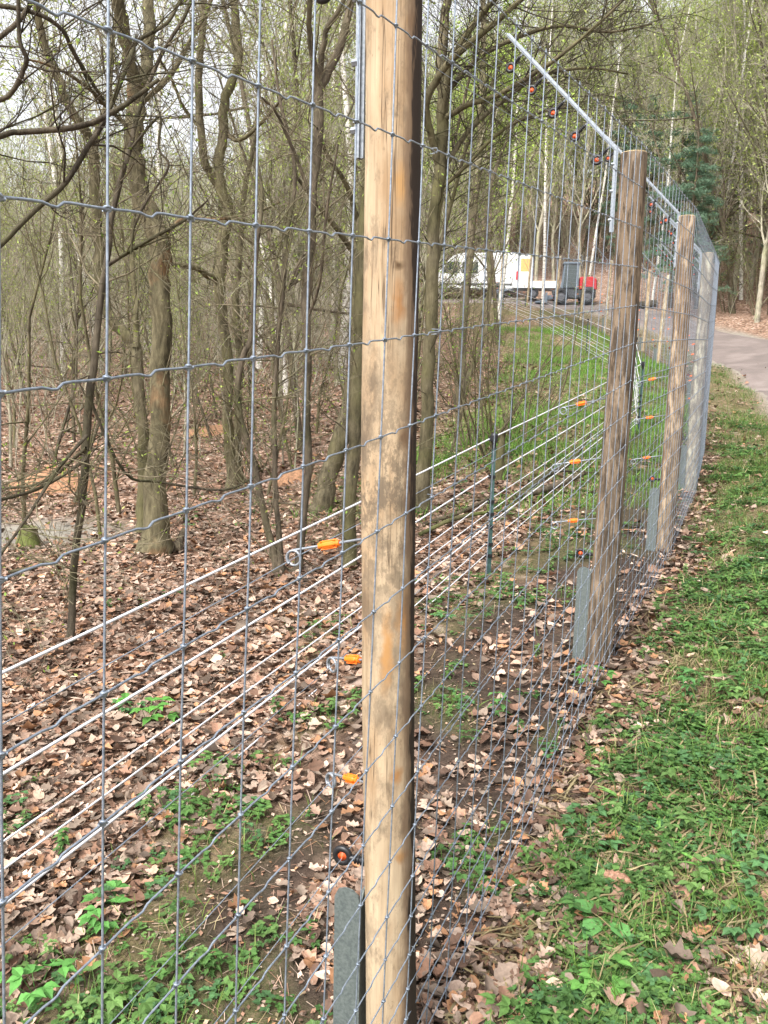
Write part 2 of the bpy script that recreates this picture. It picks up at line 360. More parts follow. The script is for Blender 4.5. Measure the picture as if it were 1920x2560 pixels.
# ------------------------------------------------------------------ terrain height
CT = [tuple(p) for p in POSTS]
for (a, b) in zip(POSTS[:9], POSTS[1:10]):
    m = (a + b) / 2; CT.append(tuple(m))
for i, p in enumerate(POSTS[:9]):
    q = POSTS[min(i + 1, len(POSTS) - 1)] - POSTS[max(i - 1, 0)]; n = np.array([q[1], -q[0]]) / np.hypot(q[0], q[1])
    up = .12 if i < 5 else 0.0
    CT.append((p[0] + n[0] * .8, p[1] + n[1] * .8, p[2] + up))
    CT.append((p[0] - n[0] * 1.2, p[1] - n[1] * 1.2, p[2] - .03))
CT += [(0.3, -.3, -1.78), (1.6, .5, -1.52), (2.3, 2.5, -1.3), (3.6, 5.5, -1.08), (5.2, 8.6, -.85),
 (7.8, 17, -.62), (9.2, 21.3, -.17), (10.2, 27, .62), (13.3, 30, 1.46), (13.2, 35, 2.15), (10.2, 38, 2.75), (7.2, 46, 4.1), (9.7, 43, 3.6), (6, 49.4, 4.45), (5, 52, 4.65), (1, 53, 4.8), (-6, 54, 4.9), (11, 48.5, 4.3),
 (-2.0, 5.2, -1.73), (-.85, 6.9, -1.69), (-.29, 7.2, -1.7), (-2.3, 8.3, -1.78), (-2.3, 12.5, -1.7), (-3.8, 8.7, -1.8), (-4.6, 9.4, -1.83), (.84, 6.5, -1.49), (1.6, 11.8, -1.02), (4.05, 13.5, -.75), (4.45, 20, .06), (6.1, 22, .25), (6.2, 28, .95),
 (-6.2, 26, .14), (-6.5, 17, -1.3), (-1, 20, -.4), (-15, 20, -1.2), (-20, 35, 1.5), (-10, 42, 3.2), (0, 34, 1.8), (0, 45, 3.9), (0, 62, 7), (-30, 60, 6), (12, 62, 8), (17, 41, 3.7), (20, 45, 5.2), (26, 32, 4.5), (14, 24, 1.3), (18, 16, 1.0), (12, 4, -.4), (7, 0, -1.0), (-3, 3, -1.95), (-4, 1, -2.1),
 (0, 100, 20), (-60, 100, 14), (60, 100, 30), (45, 60, 16), (0, -12, -2.3), (-10, -10, -2.8), (12, -12, -1.2), (-10, 5, -2.1), (-40, 20, -1.5), (50, 10, 6), (0, -80, -4), (-80, -40, -5), (80, -40, 4), (0, 160, 30), (-120, 160, 20), (120, 160, 36)]
CT = np.array(CT); CT[:, 2] += EYE
def _rbf_fit():
    X = CT[:, :2]; N = len(X); r = np.linalg.norm(X[:, None] - X[None], axis=2); K = np.sqrt(r * r + .15 ** 2)
    A = np.zeros((N + 3, N + 3)); A[:N, :N] = -K - np.eye(N) * .02; A[:N, N] = 1; A[:N, N + 1:] = X; A[N, :N] = 1; A[N + 1:, :N] = X.T
    return np.linalg.solve(A, np.concatenate([CT[:, 2], np.zeros(3)]))
_W = _rbf_fit()
def h(x, y):
    x = np.asarray(x, float); y = np.asarray(y, float); sh = x.shape; x = x.ravel(); y = y.ravel(); o = np.empty(len(x))
    for i in range(0, len(x), 20000):
        xs = x[i:i + 20000]; ys = y[i:i + 20000]
        r = np.sqrt((xs[:, None] - CT[:, 0]) ** 2 + (ys[:, None] - CT[:, 1]) ** 2 + .15 ** 2)
        o[i:i + 20000] = -r @ _W[:len(CT)] + _W[len(CT)] + _W[len(CT) + 1] * xs + _W[len(CT) + 2] * ys
    return o.reshape(sh)
def bumps(x, y):
    r = np.hypot(x, y)
    n = (fnoise(x, y, 1.3, 3) - .5) * .14 + (fnoise(x, y, 5.5, 9, 2) - .5) * .05
    pd = path_d(x, y); p, _ = fence_sd(x, y)
    return n * np.clip(pd / .8, 0, 1) * np.clip(.25 + np.abs(p) / .8, 0, 1) + (fnoise(x, y, .25, 5) - .5) * .5 * np.clip((r - 12) / 20, 0, 1) * np.clip(pd / 3, 0, 1)
def ground(x, y): return h(x, y) + bumps(x, y)
def gz(x, y): return float(ground(np.array([x]), np.array([y]))[0])
def masks(x, y):
    p, s = fence_sd(x, y); n1 = fnoise(x, y, .9, 21); n2 = fnoise(x, y, 2.6, 33); n3 = fnoise(x, y, .35, 44)
    pd = path_d(x, y)
    # green cover
    verge = (p < 0) * np.clip((-p - .12 + (n2 - .5) * .7) / .3, 0, 1) * np.clip(.85 + (n2 - .42) * 1.6, 0, 1) * np.clip((pd - .0) / .25, 0, 1) * (path_side(x, y) < 0)
    inn = (p > 0) * np.clip((n1 * .55 + .6 * n2 - .685 + .10 * np.exp(-(p - .8) ** 2 / .4)) * 8, 0, 1) * np.clip(1.25 - p / 3.4, 0, 1) * .8
    far = (p > 0) * np.clip((s - 8.5) / 4, 0, 1) * np.clip(1.5 - np.abs(p - 2.0) / 2.6, 0, 1) * np.clip(.75 + (n1 - .4) * 3, 0, 1)
    green = np.clip(np.maximum(verge, np.maximum(inn, far)), 0, 1)
    soil = np.clip((.72 - np.abs(p - .42)) / .3, 0, 1) * np.clip((n1 * .6 + n2 * .4 - .40) * 12, 0, 1) * .97
    soil = np.maximum(soil, np.clip((.12 - np.abs(p + .02)) / .1, 0, 1) * (n2 > .42) * .8)
    mud = np.clip(1.3 - np.hypot((x + 4.6) / 1.7, (y - 9.3) / 1.0), 0, 1) * 1.0
    mud = np.maximum(mud, np.clip(1 - pd / .35, 0, 1) * .6)
    return green, np.clip(soil, 0, 1), np.clip(mud * 1.6, 0, 1)

rr = np.concatenate([np.linspace(.25, 6, 62), 6 * (300 / 6) ** (np.arange(1, 95) / 94.0)])
aa = np.radians(np.concatenate([np.arange(-44, 44, .8), np.arange(44, 316, 4)]))
nr, na = len(rr), len(aa)
X = (rr[:, None] * np.sin(aa)).ravel(); Y = (rr[:, None] * np.cos(aa)).ravel()
Z = ground(X, Y); g_, s_, m_ = masks(X, Y)
V = np.stack([X, Y, Z], 1); V = np.concatenate([V, [[0, 0, gz(0, 0)]]])
i = np.arange(na); j = np.arange(nr - 1)
Q = np.stack([j[:, None] * na + i, (j[:, None] + 1) * na + i, (j[:, None] + 1) * na + (i + 1) % na, j[:, None] * na + (i + 1) % na], -1).reshape(-1, 4)
T = np.stack([np.full(na, len(V) - 1), i, (i + 1) % na], 1)
CG = np.concatenate([np.stack([s_, g_ * .7, m_], 1), [[0, .5, 0]]])
GROUND = obj('ground', V, [Q[:, ::-1], T[:, ::-1]], M_GROUND, colors=CG)
tag(GROUND, kind='structure')
# forest track: ribbon with worn edges
K = 13; f = np.linspace(0, 1, K)
wob = (fnoise(np.arange(len(PL)) * .35, np.zeros(len(PL)), 1, 61) - .5) * .5; wob2 = (fnoise(np.arange(len(PL)) * .35, np.zeros(len(PL)) + 9, 1, 62) - .5) * .6
PV = []
for k in range(len(PL)):
    a = PL[k] - PN[k] * (.05 + wob[k]); b = PL[k] + PN[k] * (PW + wob2[k])
    xy = a[None] * (1 - f[:, None]) + b[None] * f[:, None]; PV.append(xy)
PV = np.concatenate(PV); pz = h(PV[:, 0], PV[:, 1]) + .045; ed = np.tile(np.minimum(f, 1 - f), len(PL)); pz -= np.where(ed < .01, .13, 0); pz += (fnoise(PV[:, 0], PV[:, 1], 1.5, 71) - .5) * .03
q = np.array([[a * K + b, (a + 1) * K + b, (a + 1) * K + b + 1, a * K + b + 1] for a in range(len(PL) - 1) for b in range(K - 1)])
tag(obj('path', np.column_stack([PV, pz]), q[:, ::-1], M_PATH), kind='structure')

# ------------------------------------------------------------------ woven wire fence
FENCE = empty('wire_mesh_fence', (POSTS[1][0], POSTS[1][1], 0)); FO = np.array([POSTS[1][0], POSTS[1][1], 0.0])
tag(FENCE, 'tall galvanised wire mesh fence on round wooden posts with inward overhang arms', 'fence')
def P2(o):   # part built in world coordinates -> child of the fence root
    o.parent = FENCE; o.matrix_parent_inverse = Matrix.Translation((-FO[0], -FO[1], 0)); return o
FH = 2.66
seg = POSTS[1:] - POSTS[:-1]; SL = np.hypot(seg[:, 0], seg[:, 1]); CUM = np.concatenate([[0], np.cumsum(SL)])
D2 = seg[:, :2] / SL[:, None]; NIN = np.stack([-D2[:, 1], D2[:, 0]], 1)     # inward normal
MOFF = .069
node = []
for k in range(len(POSTS)):
    n = NIN[max(k - 1, 0)] + NIN[min(k, len(NIN) - 1)]; n = n / np.hypot(*n); node.append(POSTS[k, :2] - n * MOFF)
node = np.array(node)
def fpt(s, dz):
    """mesh point: s along the line, dz below the top wire"""
    s = np.asarray(s, float); k = np.clip(np.searchsorted(CUM, s, side='right') - 1, 0, len(SL) - 1); t = (s - CUM[k]) / SL[k]
    xy = node[k] * (1 - t)[..., None] + node[k + 1] * t[..., None]
    zt = POSTS[k, 2] * (1 - t) + POSTS[k + 1, 2] * t + FH + EYE
    return np.concatenate([xy, (zt - dz)[..., None]], -1)
ROWS = np.array([0, .192, .386, .577, .766, .954, 1.141, 1.304, 1.469, 1.633, 1.793, 1.925, 2.057, 2.162, 2.265, 2.355, 2.435, 2.515, 2.585, 2.65])
S0 = CUM[1] - 1.154       # where knot column 0 of the photo lies (left edge of the frame)
def lean(dz, s):          # stays lean a little along the line, and the mesh wanders
    zrel = .745 - dz
    return .0535 * zrel * np.clip(1.3 - (s - S0) / 14, 0, 1)
def wander(s, dz):
    return (fnoise(s * 1.3, dz * 1.7, 1.0, 81, 2) - .5)
KMIN = -10; NFINE = 75; NALL = int((CUM[-1] - S0) / .15)
def stay_s(k): return S0 + .15 * np.asarray(k, float)
def mesh_pt(k, dz):
    s = stay_s(k); ln = s + lean(dz, s) + wander(s, dz) * .012
    q = fpt(ln, dz); q[..., 2] += wander(s * .5 + 40, dz) * .008
    kk = np.clip(np.searchsorted(CUM, ln, side='right') - 1, 0, len(SL) - 1)
    bow = (wander(s + 90, dz * .6)) * .016 - .0197 * (.745 - dz) * 0
    q[..., :2] -= NIN[kk] * np.maximum(bow, 0)[..., None]
    return q
CR_T = np.array([0, .2, .36, .44, .5, .56, .64, .8]); CR_Z = np.array([0, .0008, .0, -.005, -.0065, .0025, .003, .0012])
line_wires = []
for r, dz in enumerate(ROWS):
    kk = (np.arange(KMIN, NFINE)[:, None] + CR_T).ravel(); zz = np.tile(CR_Z, NFINE - KMIN)
    amp = .62 if r < 6 else .5
    pts = mesh_pt(kk, np.full(len(kk), dz)); pts[:, 2] += zz * amp
    k2 = np.arange(NFINE, NALL + 1, 1.0); pts2 = mesh_pt(k2, np.full(len(k2), dz)); pts = np.concatenate([pts, pts2])
    rad = .0020 if r in (0, 19) else .00175
    Vt, Qt = tubes(pts[None], np.full((1, len(pts)), rad), 5)
    line_wires.append(P2(obj('line_wire', Vt, Qt, M_WIRE)))
def stay_mesh(ks):
    dzz = np.array(sorted(set(list(ROWS) + list((ROWS[1:] + ROWS[:-1]) / 2))))
    P = np.stack([mesh_pt(np.full(len(dzz), float(k)), dzz) for k in ks]); P[:, 0, 2] += .012; P[:, -1, 2] -= .03
    return tubes(P, np.full(P.shape[:2], 0.00175), 5)
for k in range(-6, 288):
    Vt, Qt = stay_mesh([k]); P2(obj('stay_wire', Vt, Qt, M_WIRE))
Vt, Qt = stay_mesh(list(range(288, NALL))); tag(P2(obj('stay_wire', Vt, Qt, M_WIRE)), kind='stuff')
# knots where stays cross line wires
kb = MB()
a8 = np.linspace(0, 2 * math.pi, 9)
kb.tube([(math.cos(a) * .0033, math.sin(a) * .0033, .0025 * math.sin(a * .5)) for a in a8], .0019, 5, False)
kb.tube([(math.cos(a) * .0033, -.0005 + .0018 * math.sin(a * .5), math.sin(a) * .0033) for a in a8], .0019, 5, False)
kb.tube([(-.007, 0, 0), (0, 0, 0), (.007, 0, 0)], [.0022, .0034, .0022], 6)
KME = kb.mesh('wire_knot', M_WIRE)
kc = []
for r, dz in enumerate(ROWS):
    for k in range(-4, 200):
        q = mesh_pt(np.array([float(k)]), np.array([dz]))[0]
        kc.append((q[1], r, k, q))
def inview(q):
    d = q - np.array([0, 0, EYE]); yy = d[1] * math.cos(PITCH) - d[2] * math.sin(PITCH); uu = d[1] * math.sin(PITCH) + d[2] * math.cos(PITCH)
    return yy > .2 and abs(d[0] / yy) < .48 and abs(uu / yy) < .63
kc.sort(key=lambda t: (not inview(t[3]), t[0]))
rest = []
ang0 = math.atan2(D2[0][1], D2[0][0])
for n_, (yy, r, k, q) in enumerate(kc):
    if n_ < 295:
        o = share('wire_knot', KME); o.parent = line_wires[r]; o.matrix_parent_inverse = Matrix.Translation((-FO[0], -FO[1], 0)) @ Matrix.Identity(4)
        o.matrix_parent_inverse = Matrix.Identity(4)
        o.location = q; o.rotation_euler = (random.uniform(-.3, .3), random.uniform(-.3, .3), ang0 + random.uniform(-.3, .3))
    else: rest.append(q)
oct_v = np.array([[1,0,0],[-1,0,0],[0,1,0],[0,-1,0],[0,0,1],[0,0,-1]]) * np.array([.0065, .0055, .0065])
oct_f = np.array([[0,2,4],[2,1,4],[1,3,4],[3,0,4],[2,0,5],[1,2,5],[3,1,5],[0,3,5]])
rest = np.array(rest); Vk = (rest[:, None] + oct_v[None]).reshape(-1, 3); Fk = (oct_f[None] + (np.arange(len(rest)) * 6)[:, None, None]).reshape(-1, 3)
tag(P2(obj('wire_knot', Vk, Fk, M_WIRE)), kind='stuff')

# posts
def make_post(k, mat, rad, extra=.0, seed=0, zdown=.4, top_tilt=(0, 0), bend=.006):
    p = POSTS[k]; rg = np.random.default_rng(100 + k + seed); base = p[2] + EYE; Ht = FH + extra
    n = 26; zs = np.concatenate([[-zdown], np.linspace(0, Ht - .006, 44), [Ht]]); V = []
    a = np.arange(n) * 2 * math.pi / n; ph = rg.uniform(0, 6, 6)
    for z in zs:
        tz = z / Ht
        r0 = rad * (1.06 - .1 * tz) * (1 + .07 * fnoise(a * 1.6 + k * 9, np.full(n, z * 3.0), 1.0, 140 + k) - .035 + .05 * np.exp(-((np.arctan2(np.sin(a - ph[5]), np.cos(a - ph[5]))) ** 2) * 3 - ((tz - .55) * 9) ** 2) + .025 * np.sin(2 * a + ph[0]) + .02 * np.sin(3 * a + ph[1] + 2 * tz) + .012 * np.sin(5 * a + ph[2] + 5 * tz) + .02 * math.sin(7 * tz + ph[3]))
        if z == zs[-1]: r0 = r0 * .955
        cx = bend * math.sin(3.1 * tz * 2 + ph[4]) + top_tilt[0] * tz; cy = bend * math.sin(2.6 * tz * 2 + ph[5]) + top_tilt[1] * tz
        V.append(np.stack([cx + r0 * np.cos(a), cy + r0 * np.sin(a), np.full(n, z)], 1))
    V = np.concatenate(V); m = len(zs)
    Q = [[j * n + i, j * n + (i + 1) % n, (j + 1) * n + (i + 1) % n, (j + 1) * n + i] for j in range(m - 1) for i in range(n)]
    T = [[len(V), (m - 1) * n + i, (m - 1) * n + (i + 1) % n] for i in range(n)]
    V = np.concatenate([V, [V[-n:].mean(0)]])
    o = obj('post', V, [np.array(Q), np.array(T)], mat); o.parent = FENCE; o.location = (p[0] - FO[0] + (.008 if k == 1 else 0), p[1] - FO[1], base)
    top = V[(m - 1) * n:(m - 1) * n + n] * 1.0; cen = top.mean(0); ringv = cen + (top - cen) * .985; ringv[:, 2] += .003
    Ve = np.concatenate([ringv, ringv * np.array([1, 1, 1]) - [0, 0, .002], [cen + [0, 0, .0045]]])
    T = [[2 * n, i, (i + 1) % n] for i in range(n)]; Qe = [[i, n + i, n + (i + 1) % n, (i + 1) % n] for i in range(n)]
    e = obj('end_grain', Ve, [np.array(Qe), np.array(T)], M_END); e.parent = o
    return o
pm = {0: M_WOOD4, 1: M_WOOD1, 2: M_WOOD2, 3: M_WOOD3, 4: M_WOOD4}
post_objs = []
for k in range(len(POSTS)):
    m = pm.get(k, [M_WOOD5, M_WOOD2, M_WOOD5, M_WOOD3][k % 4] if k < 9 else M_WOOD5)
    rad = {1: .0625, 2: .066, 3: .064, 4: .063}.get(k, .06)
    post_objs.append(make_post(k, m, rad, extra=(-.02 if k != 1 else .12), top_tilt={1: (-.052, .0), 2: (.03, .02), 3: (.0, .02), 4: (.0, .0)}.get(k, (random.uniform(-.03, .03) + (.1 if k > 8 else 0), random.uniform(-.03, .03)))))
post_objs[1]['label'] = 'pale peeled nearest post with a dark bark strip down one flank'
post_objs[2]['label'] = 'dark brown weathered post'
post_objs[4]['label'] = 'greyed pale post'

# ring insulator: ribbed black stem along +X from the origin, ring at its end with an orange core (wire runs along Y)
def ring_insulator_mesh():
    b = MB(); RX = np.array([[0, 0, 1], [0, 1, 0], [-1, 0, 0]])
    prof = [(.0, 0), (.006, 0), (.006, .006)]
    for i in range(4): z = .008 + i * .008; prof += [(.0075, z), (.012, z + .001), (.012, z + .004), (.0075, z + .005)]
    prof += [(.008, .042), (.008, .05)]
    b.lathe(prof, 12, R=RX)
    nb_ = sum(len(q) for q in b.Q)
    cx = .071; R_, r_ = .019, .0085
    Vr = []; n1, n2 = 18, 8
    for i in range(n1):
        A = 2 * math.pi * i / n1
        for j in range(n2):
            B = 2 * math.pi * j / n2
            Vr.append((cx + (R_ + r_ * math.cos(B)) * math.cos(A), r_ * .9 * math.sin(B), (R_ + r_ * math.cos(B)) * math.sin(A)))
    Qr = [[i * n2 + j, ((i + 1) % n1) * n2 + j, ((i + 1) % n1) * n2 + (j + 1) % n2, i * n2 + (j + 1) % n2] for i in range(n1) for j in range(n2)]
    b.add(Vr, Q=Qr); nblack = sum(len(q) for q in b.Q)
    RY = np.array([[1, 0, 0], [0, 0, 1], [0, -1, 0]])
    b.lathe([(.0005, -.0055), (.004, -.0055), (.0045, -.003), (.0135, -.003), (.0135, .003), (.0045, .003), (.004, .0055), (.0005, .0055)], 14, c=(cx, 0, 0), R=RY)
    b.box((cx - .0, 0, .006), (.004, .012, .012))
    F = b.faces(); tot = sum(len(f) for f in F)
    mi = np.zeros(tot, int); mi[nblack:] = 1
    me = raw_mesh('ring_insulator', np.concatenate(b.V), F, midx=mi); me.materials.append(M_BLACK); me.materials.append(M_RORANGE)
    me.polygons.foreach_set('use_smooth', [True] * len(me.polygons)); return me
RING = ring_insulator_mesh()
def basis(x, y):
    x = Vector(x).normalized(); z = x.cross(Vector(y)).normalized(); y = z.cross(x)
    return Matrix((x, y, z)).transposed().to_4x4()
def ndir(k): 
    n = NIN[max(k - 1, 0)] + NIN[min(k, len(NIN) - 1)]; n /= np.hypot(*n); return n, np.array([n[1], -n[0]])
ARM_INS = []      # ring centres for the upper conductors
for k in range(len(POSTS) - 1):
    n, d = ndir(k); p = POSTS[k]; zt = p[2] + EYE + FH + (.0 if k == 1 else -.01)
    n3 = np.array([n[0], n[1], 0]); d3 = np.array([d[0], d[1], 0])
    b0 = np.array([p[0] - (.04 if k == 1 else 0), p[1], 0]) + n3 * .072; L = .86; ad = (n3 * .69 + np.array([0, 0, .724])); 
    b = MB()
    lo = b0 + [0, 0, zt - .39]; hi = b0 + [0, 0, zt + .01]; tip = hi + ad * L
    b.bar(lo, hi + [0, 0, .004], .02, .007, up=n3); b.bar(lo, hi, .006, .022, up=n3)
    b.bar(hi - ad * .005, tip, .02, .007, up=np.cross(ad, d3)); b.bar(hi + ad * .004 , tip - ad * .004, .006, .02, up=np.cross(ad, d3))
    for bz in (.06, .2, .33): b.tube([lo + [0, 0, bz], lo + n3 * .02 + [0, 0, bz]], .008, 6)
    dn = n3 * .724 - np.array([0, 0, .69])     # down-inward, square to the arm
    stations = [(.04 + .2 * i) * L for i in range(5)]
    for s_ in stations: b.tube([hi + ad * s_ - dn * .02, hi + ad * s_ + dn * .032], .0042, 6)
    arm = P2(b.build('overhang_arm', M_STEEL, smooth=False))
    for s_ in stations:
        o = share('ring_insulator', RING); o.parent = arm
        o.matrix_basis = Matrix.Translation(Vector(hi + ad * s_ + dn * .026)) @ basis(dn, d3)
        ARM_INS.append((k, s_, hi + ad * s_ + dn * (.026 + .071)))
# pigtail insulators, ring insulator low down and steel angle at the foot of each post
PIG = {}
def pigtail(k, z, vec, idx):
    p = POSTS[k]; start = np.array([p[0], p[1], z]); v = np.array(vec, float); L = np.linalg.norm(v); v /= L
    st = start + v * .04; en = start + v * (.06 + L)
    b = MB(); R = .019; side = np.array([0, 0, -1.0]); side -= v * side.dot(v); side /= np.linalg.norm(side); bi = np.cross(v, side)
    pts = [st, st + (en - st) * .5, en]
    for i in range(1, 24):
        A = i / 23 * 2 * math.pi * 1.35
        pts.append(en + side * R * (1 - math.cos(A)) + v * R * math.sin(A) + bi * .006 * i / 23)
    b.tube(pts, .0034, 7)
    rod = P2(b.build('pigtail_insulator', M_ROD))
    g = MB(); gc = start + v * (.06 + L * .55); Rm = np.stack([bi, side, v], 1) if np.linalg.det(np.stack([bi, side, v], 1)) > 0 else np.stack([-bi, side, v], 1)
    prof = [(.003, -.029), (.0075, -.029), (.008, -.018), (.0105, -.014), (.0112, .0), (.0105, .014), (.008, .018), (.0075, .029), (.003, .029)]
    g.lathe(prof, 12, c=gc, R=Rm)
    for i in range(6):
        A = i * math.pi / 3; rv = Rm @ np.array([math.cos(A), math.sin(A), 0]); g.bar(gc - v * .021 + rv * .0098, gc + v * .021 + rv * .0098, .0025, .0045, up=rv)
    gr = g.build('orange_grip', M_ORANGE, smooth=False); gr.parent = rod
    PIG.setdefault(idx, []).append((CUM[k], en + side * R * 1.0))
RINGLOW = []
for k in range(0, len(POSTS) - 1):
    n, d = ndir(k); p = POSTS[k]; zb = p[2] + EYE; n3 = np.array([n[0], n[1], 0]); d3 = np.array([d[0], d[1], 0])
    for idx, (hz, tw, L, dz) in enumerate([(1.435, -.02, .225, -.055), (1.12, .45, .20, -.045), (.795, .45, .20, -.045)]):
        if k > 1: tw = random.uniform(-.15, .25); L = .235
        v = n3 * math.cos(tw) + d3 * math.sin(tw); pigtail(k, zb + hz + (.0 if k == 1 else .0), v * L + np.array([0, 0, dz]), idx)
    o = share('ring_insulator', RING); o.parent = FENCE; hp = np.array([p[0], p[1], zb + .585]) + n3 * .062
    o.matrix_basis = Matrix.Translation(Vector(hp - FO)) @ basis(n3 * .97 + np.array([0, 0, .05]) - d3 * .1, d3)
    RINGLOW.append(hp + n3 * .07)
    # L-shaped steel plate with a rounded head
    hgt = .52; wd = .074; b = MB(); c = np.array([p[0], p[1], 0]) + n3 * .066 - d3 * .028; zz0 = zb - .3; zz1 = zb + hgt
    prof = [(0, zz0), (wd, zz0), (wd, zz1 - .03), (wd * .86, zz1 - .008), (wd * .6, zz1), (wd * .3, zz1 - .002), (wd * .1, zz1 - .014), (0, zz1 - .035)]
    Vp = [c + n3 * u + np.array([0, 0, 1]) * z - d3 * t for t in (0, .006) for (u, z) in prof]; m = len(prof)
    b.add(Vp, Q=[[i, (i + 1) % m, m + (i + 1) % m, m + i] for i in range(m)], T=[[0, i + 1, i] for i in range(1, m - 1)] + [[m, m + i, m + i + 1] for i in range(1, m - 1)])
    c2 = c + n3 * .003; prof2 = [(0.0005, zz0), (.055, zz0), (.055, zz1 + .0), (.02, zz1 - .01), (0.0005, zz1 - .045)]
    Vp = [c2 + d3 * u + np.array([0, 0, 1]) * z + n3 * t for t in (0, .006) for (u, z) in prof2]; m = len(prof2)
    b.add(Vp, Q=[[i, (i + 1) % m, m + (i + 1) % m, m + i] for i in range(m)], T=[[0, i + 1, i] for i in range(1, m - 1)] + [[m, m + i, m + i + 1] for i in range(1, m - 1)])
    P2(b.build('anchor_plate', M_PLATE, smooth=False))
# staples on the two nearest posts
for k in (1, 2):
    n, d = ndir(k)
    for r, dz in enumerate(ROWS[2:18:2]):
        q = fpt(np.array([CUM[k] + (.028 if r % 3 else -.01)]), np.array([dz]))[0]; b = MB(); n3 = np.array([n[0], n[1], 0]); d3 = np.array([d[0], d[1], 0]); o3 = -n3 * .004
        b.tube([q + o3 * -3 + [0, 0, .006] + d3 * .003, q + o3 + [0, 0, .005], q + o3 * 1.2 + d3 * .002, q + o3 + [0, 0, -.005], q + o3 * -3 + [0, 0, -.006]], .0012, 5)
        P2(b.build('staple', M_STEEL))
# thin conductors through the insulators
def sag(a, b, dip, m=9):
    t = np.linspace(0, 1, m)[:, None]; q = a * (1 - t) + b * t; q[:, 2] -= (dip * 4 * t * (1 - t))[:, 0]; return q
for st in range(5):
    c = [q for (k, s_, q) in ARM_INS][st::5]; pts = np.concatenate([sag(a, b_, .03) for a, b_ in zip(c[:-1], c[1:])])
    b = MB(); b.tube(pts, .0012, 4); P2(b.build('electric_wire', M_WIRE))
for idx in range(3):
    c = [q for s_, q in PIG[idx]]; pts = np.concatenate([sag(a, b_, .01) for a, b_ in zip(c[:-1], c[1:])]); b = MB(); b.tube(pts, .0014, 4); P2(b.build('electric_wire', M_WIRE))
pts = np.concatenate([sag(a, b_, .01) for a, b_ in zip(RINGLOW[:-1], RINGLOW[1:])]); b = MB(); b.tube(pts, .0012, 4); P2(b.build('electric_wire', M_WIRE))

# ------------------------------------------------------------------ inner rope fence
tp = np.array([(-4.45, -3.6), (-2.15, .55), (.84, 6.5), (4.05, 13.5), (6.1, 21.0), (6.4, 27.5), (6.2, 35), (5.6, 42)])
ROPE = empty('electric_rope_fence', (.84, 6.5, gz(.84, 6.5))); tag(ROPE, 'low electric fence of white ropes on green plastic posts inside the mesh fence', 'fence')
RI = Matrix.Translation((-.84, -6.5, -gz(.84, 6.5)))
def P3(o): o.parent = ROPE; o.matrix_parent_inverse = RI; return o
RH = [1.065, .775, .58, .48, .38, .24, .15]
tops = []
for (x, y) in tp:
    z = gz(x, y); z -= (.17 if y < 3 else 0); tops.append((x, y, z)); b = MB()
    b.bar((x, y, z - .12), (x, y, z + 1.02), .032, .01, up=(0, 1, 0)); b.bar((x + .0, y + .006, z - .12), (x, y + .006, z + 1.02), .007, .02, up=(0, 1, 0))
    po = P3(b.build('step_in_post', M_GREENP, smooth=False))
    c = MB(); c.lathe([(.001, 1.115), (.02, 1.112), (.03, 1.098), (.03, 1.05), (.02, 1.04), (.016, 1.0), (.001, 1.0)], 12, c=(x, y, z)); c.bar((x - .045, y, z + 1.068), (x, y, z + 1.068), .03, .03)
    c.bar((x - .012, y - .01, z + .99), (x - .012, y - .01, z + 1.0), .01, .01)
    o = c.build('post_cap', M_BLACK, smooth=False); o.parent = po
    for hh in RH[1:]:
        c = MB(); c.box((x, y, z + hh), (.042, .034, .024)); c.tube([(x - .012, y, z + hh + .008), (x - .032, y, z + hh + .014), (x - .036, y, z + hh), (x - .03, y, z + hh - .014), (x - .012, y, z + hh - .008)], .006, 6)
        o = c.build('rope_clip', M_BLACK, smooth=False); o.parent = po
for i, hh in enumerate(RH):
    A = [np.array([x - .033, y, z + (1.065 - (1.065 - hh) * 1.16 if y < 3 else hh) + .003]) for x, y, z in tops]
    pts = np.concatenate([sag(a, b_, .015 + .01 * (i % 3), 11)[:-1] for a, b_ in zip(A[:-1], A[1:])] + [A[-1][None]])
    b = MB(); b.tube(pts, .0056 if i in (0, 1, 4) else .0038, 6); P3(b.build('rope', M_ROPE))

def frame(n, tilt, rg_):
    a = rg_.uniform(0, 2 * math.pi, n); t = rg_.normal(0, 1, n) * tilt; b = rg_.uniform(0, 2 * math.pi, n)
    ca, sa, ct, st, cb, sb = np.cos(a), np.sin(a), np.cos(t), np.sin(t), np.cos(b), np.sin(b); z = np.zeros(n); o = np.ones(n)
    Rz = np.stack([np.stack([ca, -sa, z], 1), np.stack([sa, ca, z], 1), np.stack([z, z, o], 1)], 1)
    Rx = np.stack([np.stack([o, z, z], 1), np.stack([z, ct, -st], 1), np.stack([z, st, ct], 1)], 1)
    Rb = np.stack([np.stack([cb, -sb, z], 1), np.stack([sb, cb, z], 1), np.stack([z, z, o], 1)], 1)
    return Rb @ Rx @ Rz
def scatter(tmpl, pos, R, sc, col, rg_):
    m = MB(); pick = rg_.integers(0, len(tmpl), len(pos))
    for k, (V, T, Cs) in enumerate(tmpl):
        I = np.where(pick == k)[0]
        if not len(I): continue
        W = np.einsum('nij,vj->nvi', R[I], V) * sc[I][:, None, None] + pos[I][:, None, :]
        C = col[I][:, None, :] * Cs[None, :, None]
        F = (np.asarray(T)[None] + (np.arange(len(I)) * len(V))[:, None, None]).reshape(-1, 3); m.add(W.reshape(-1, 3), T=F, C=C.reshape(-1, 3))
    return m
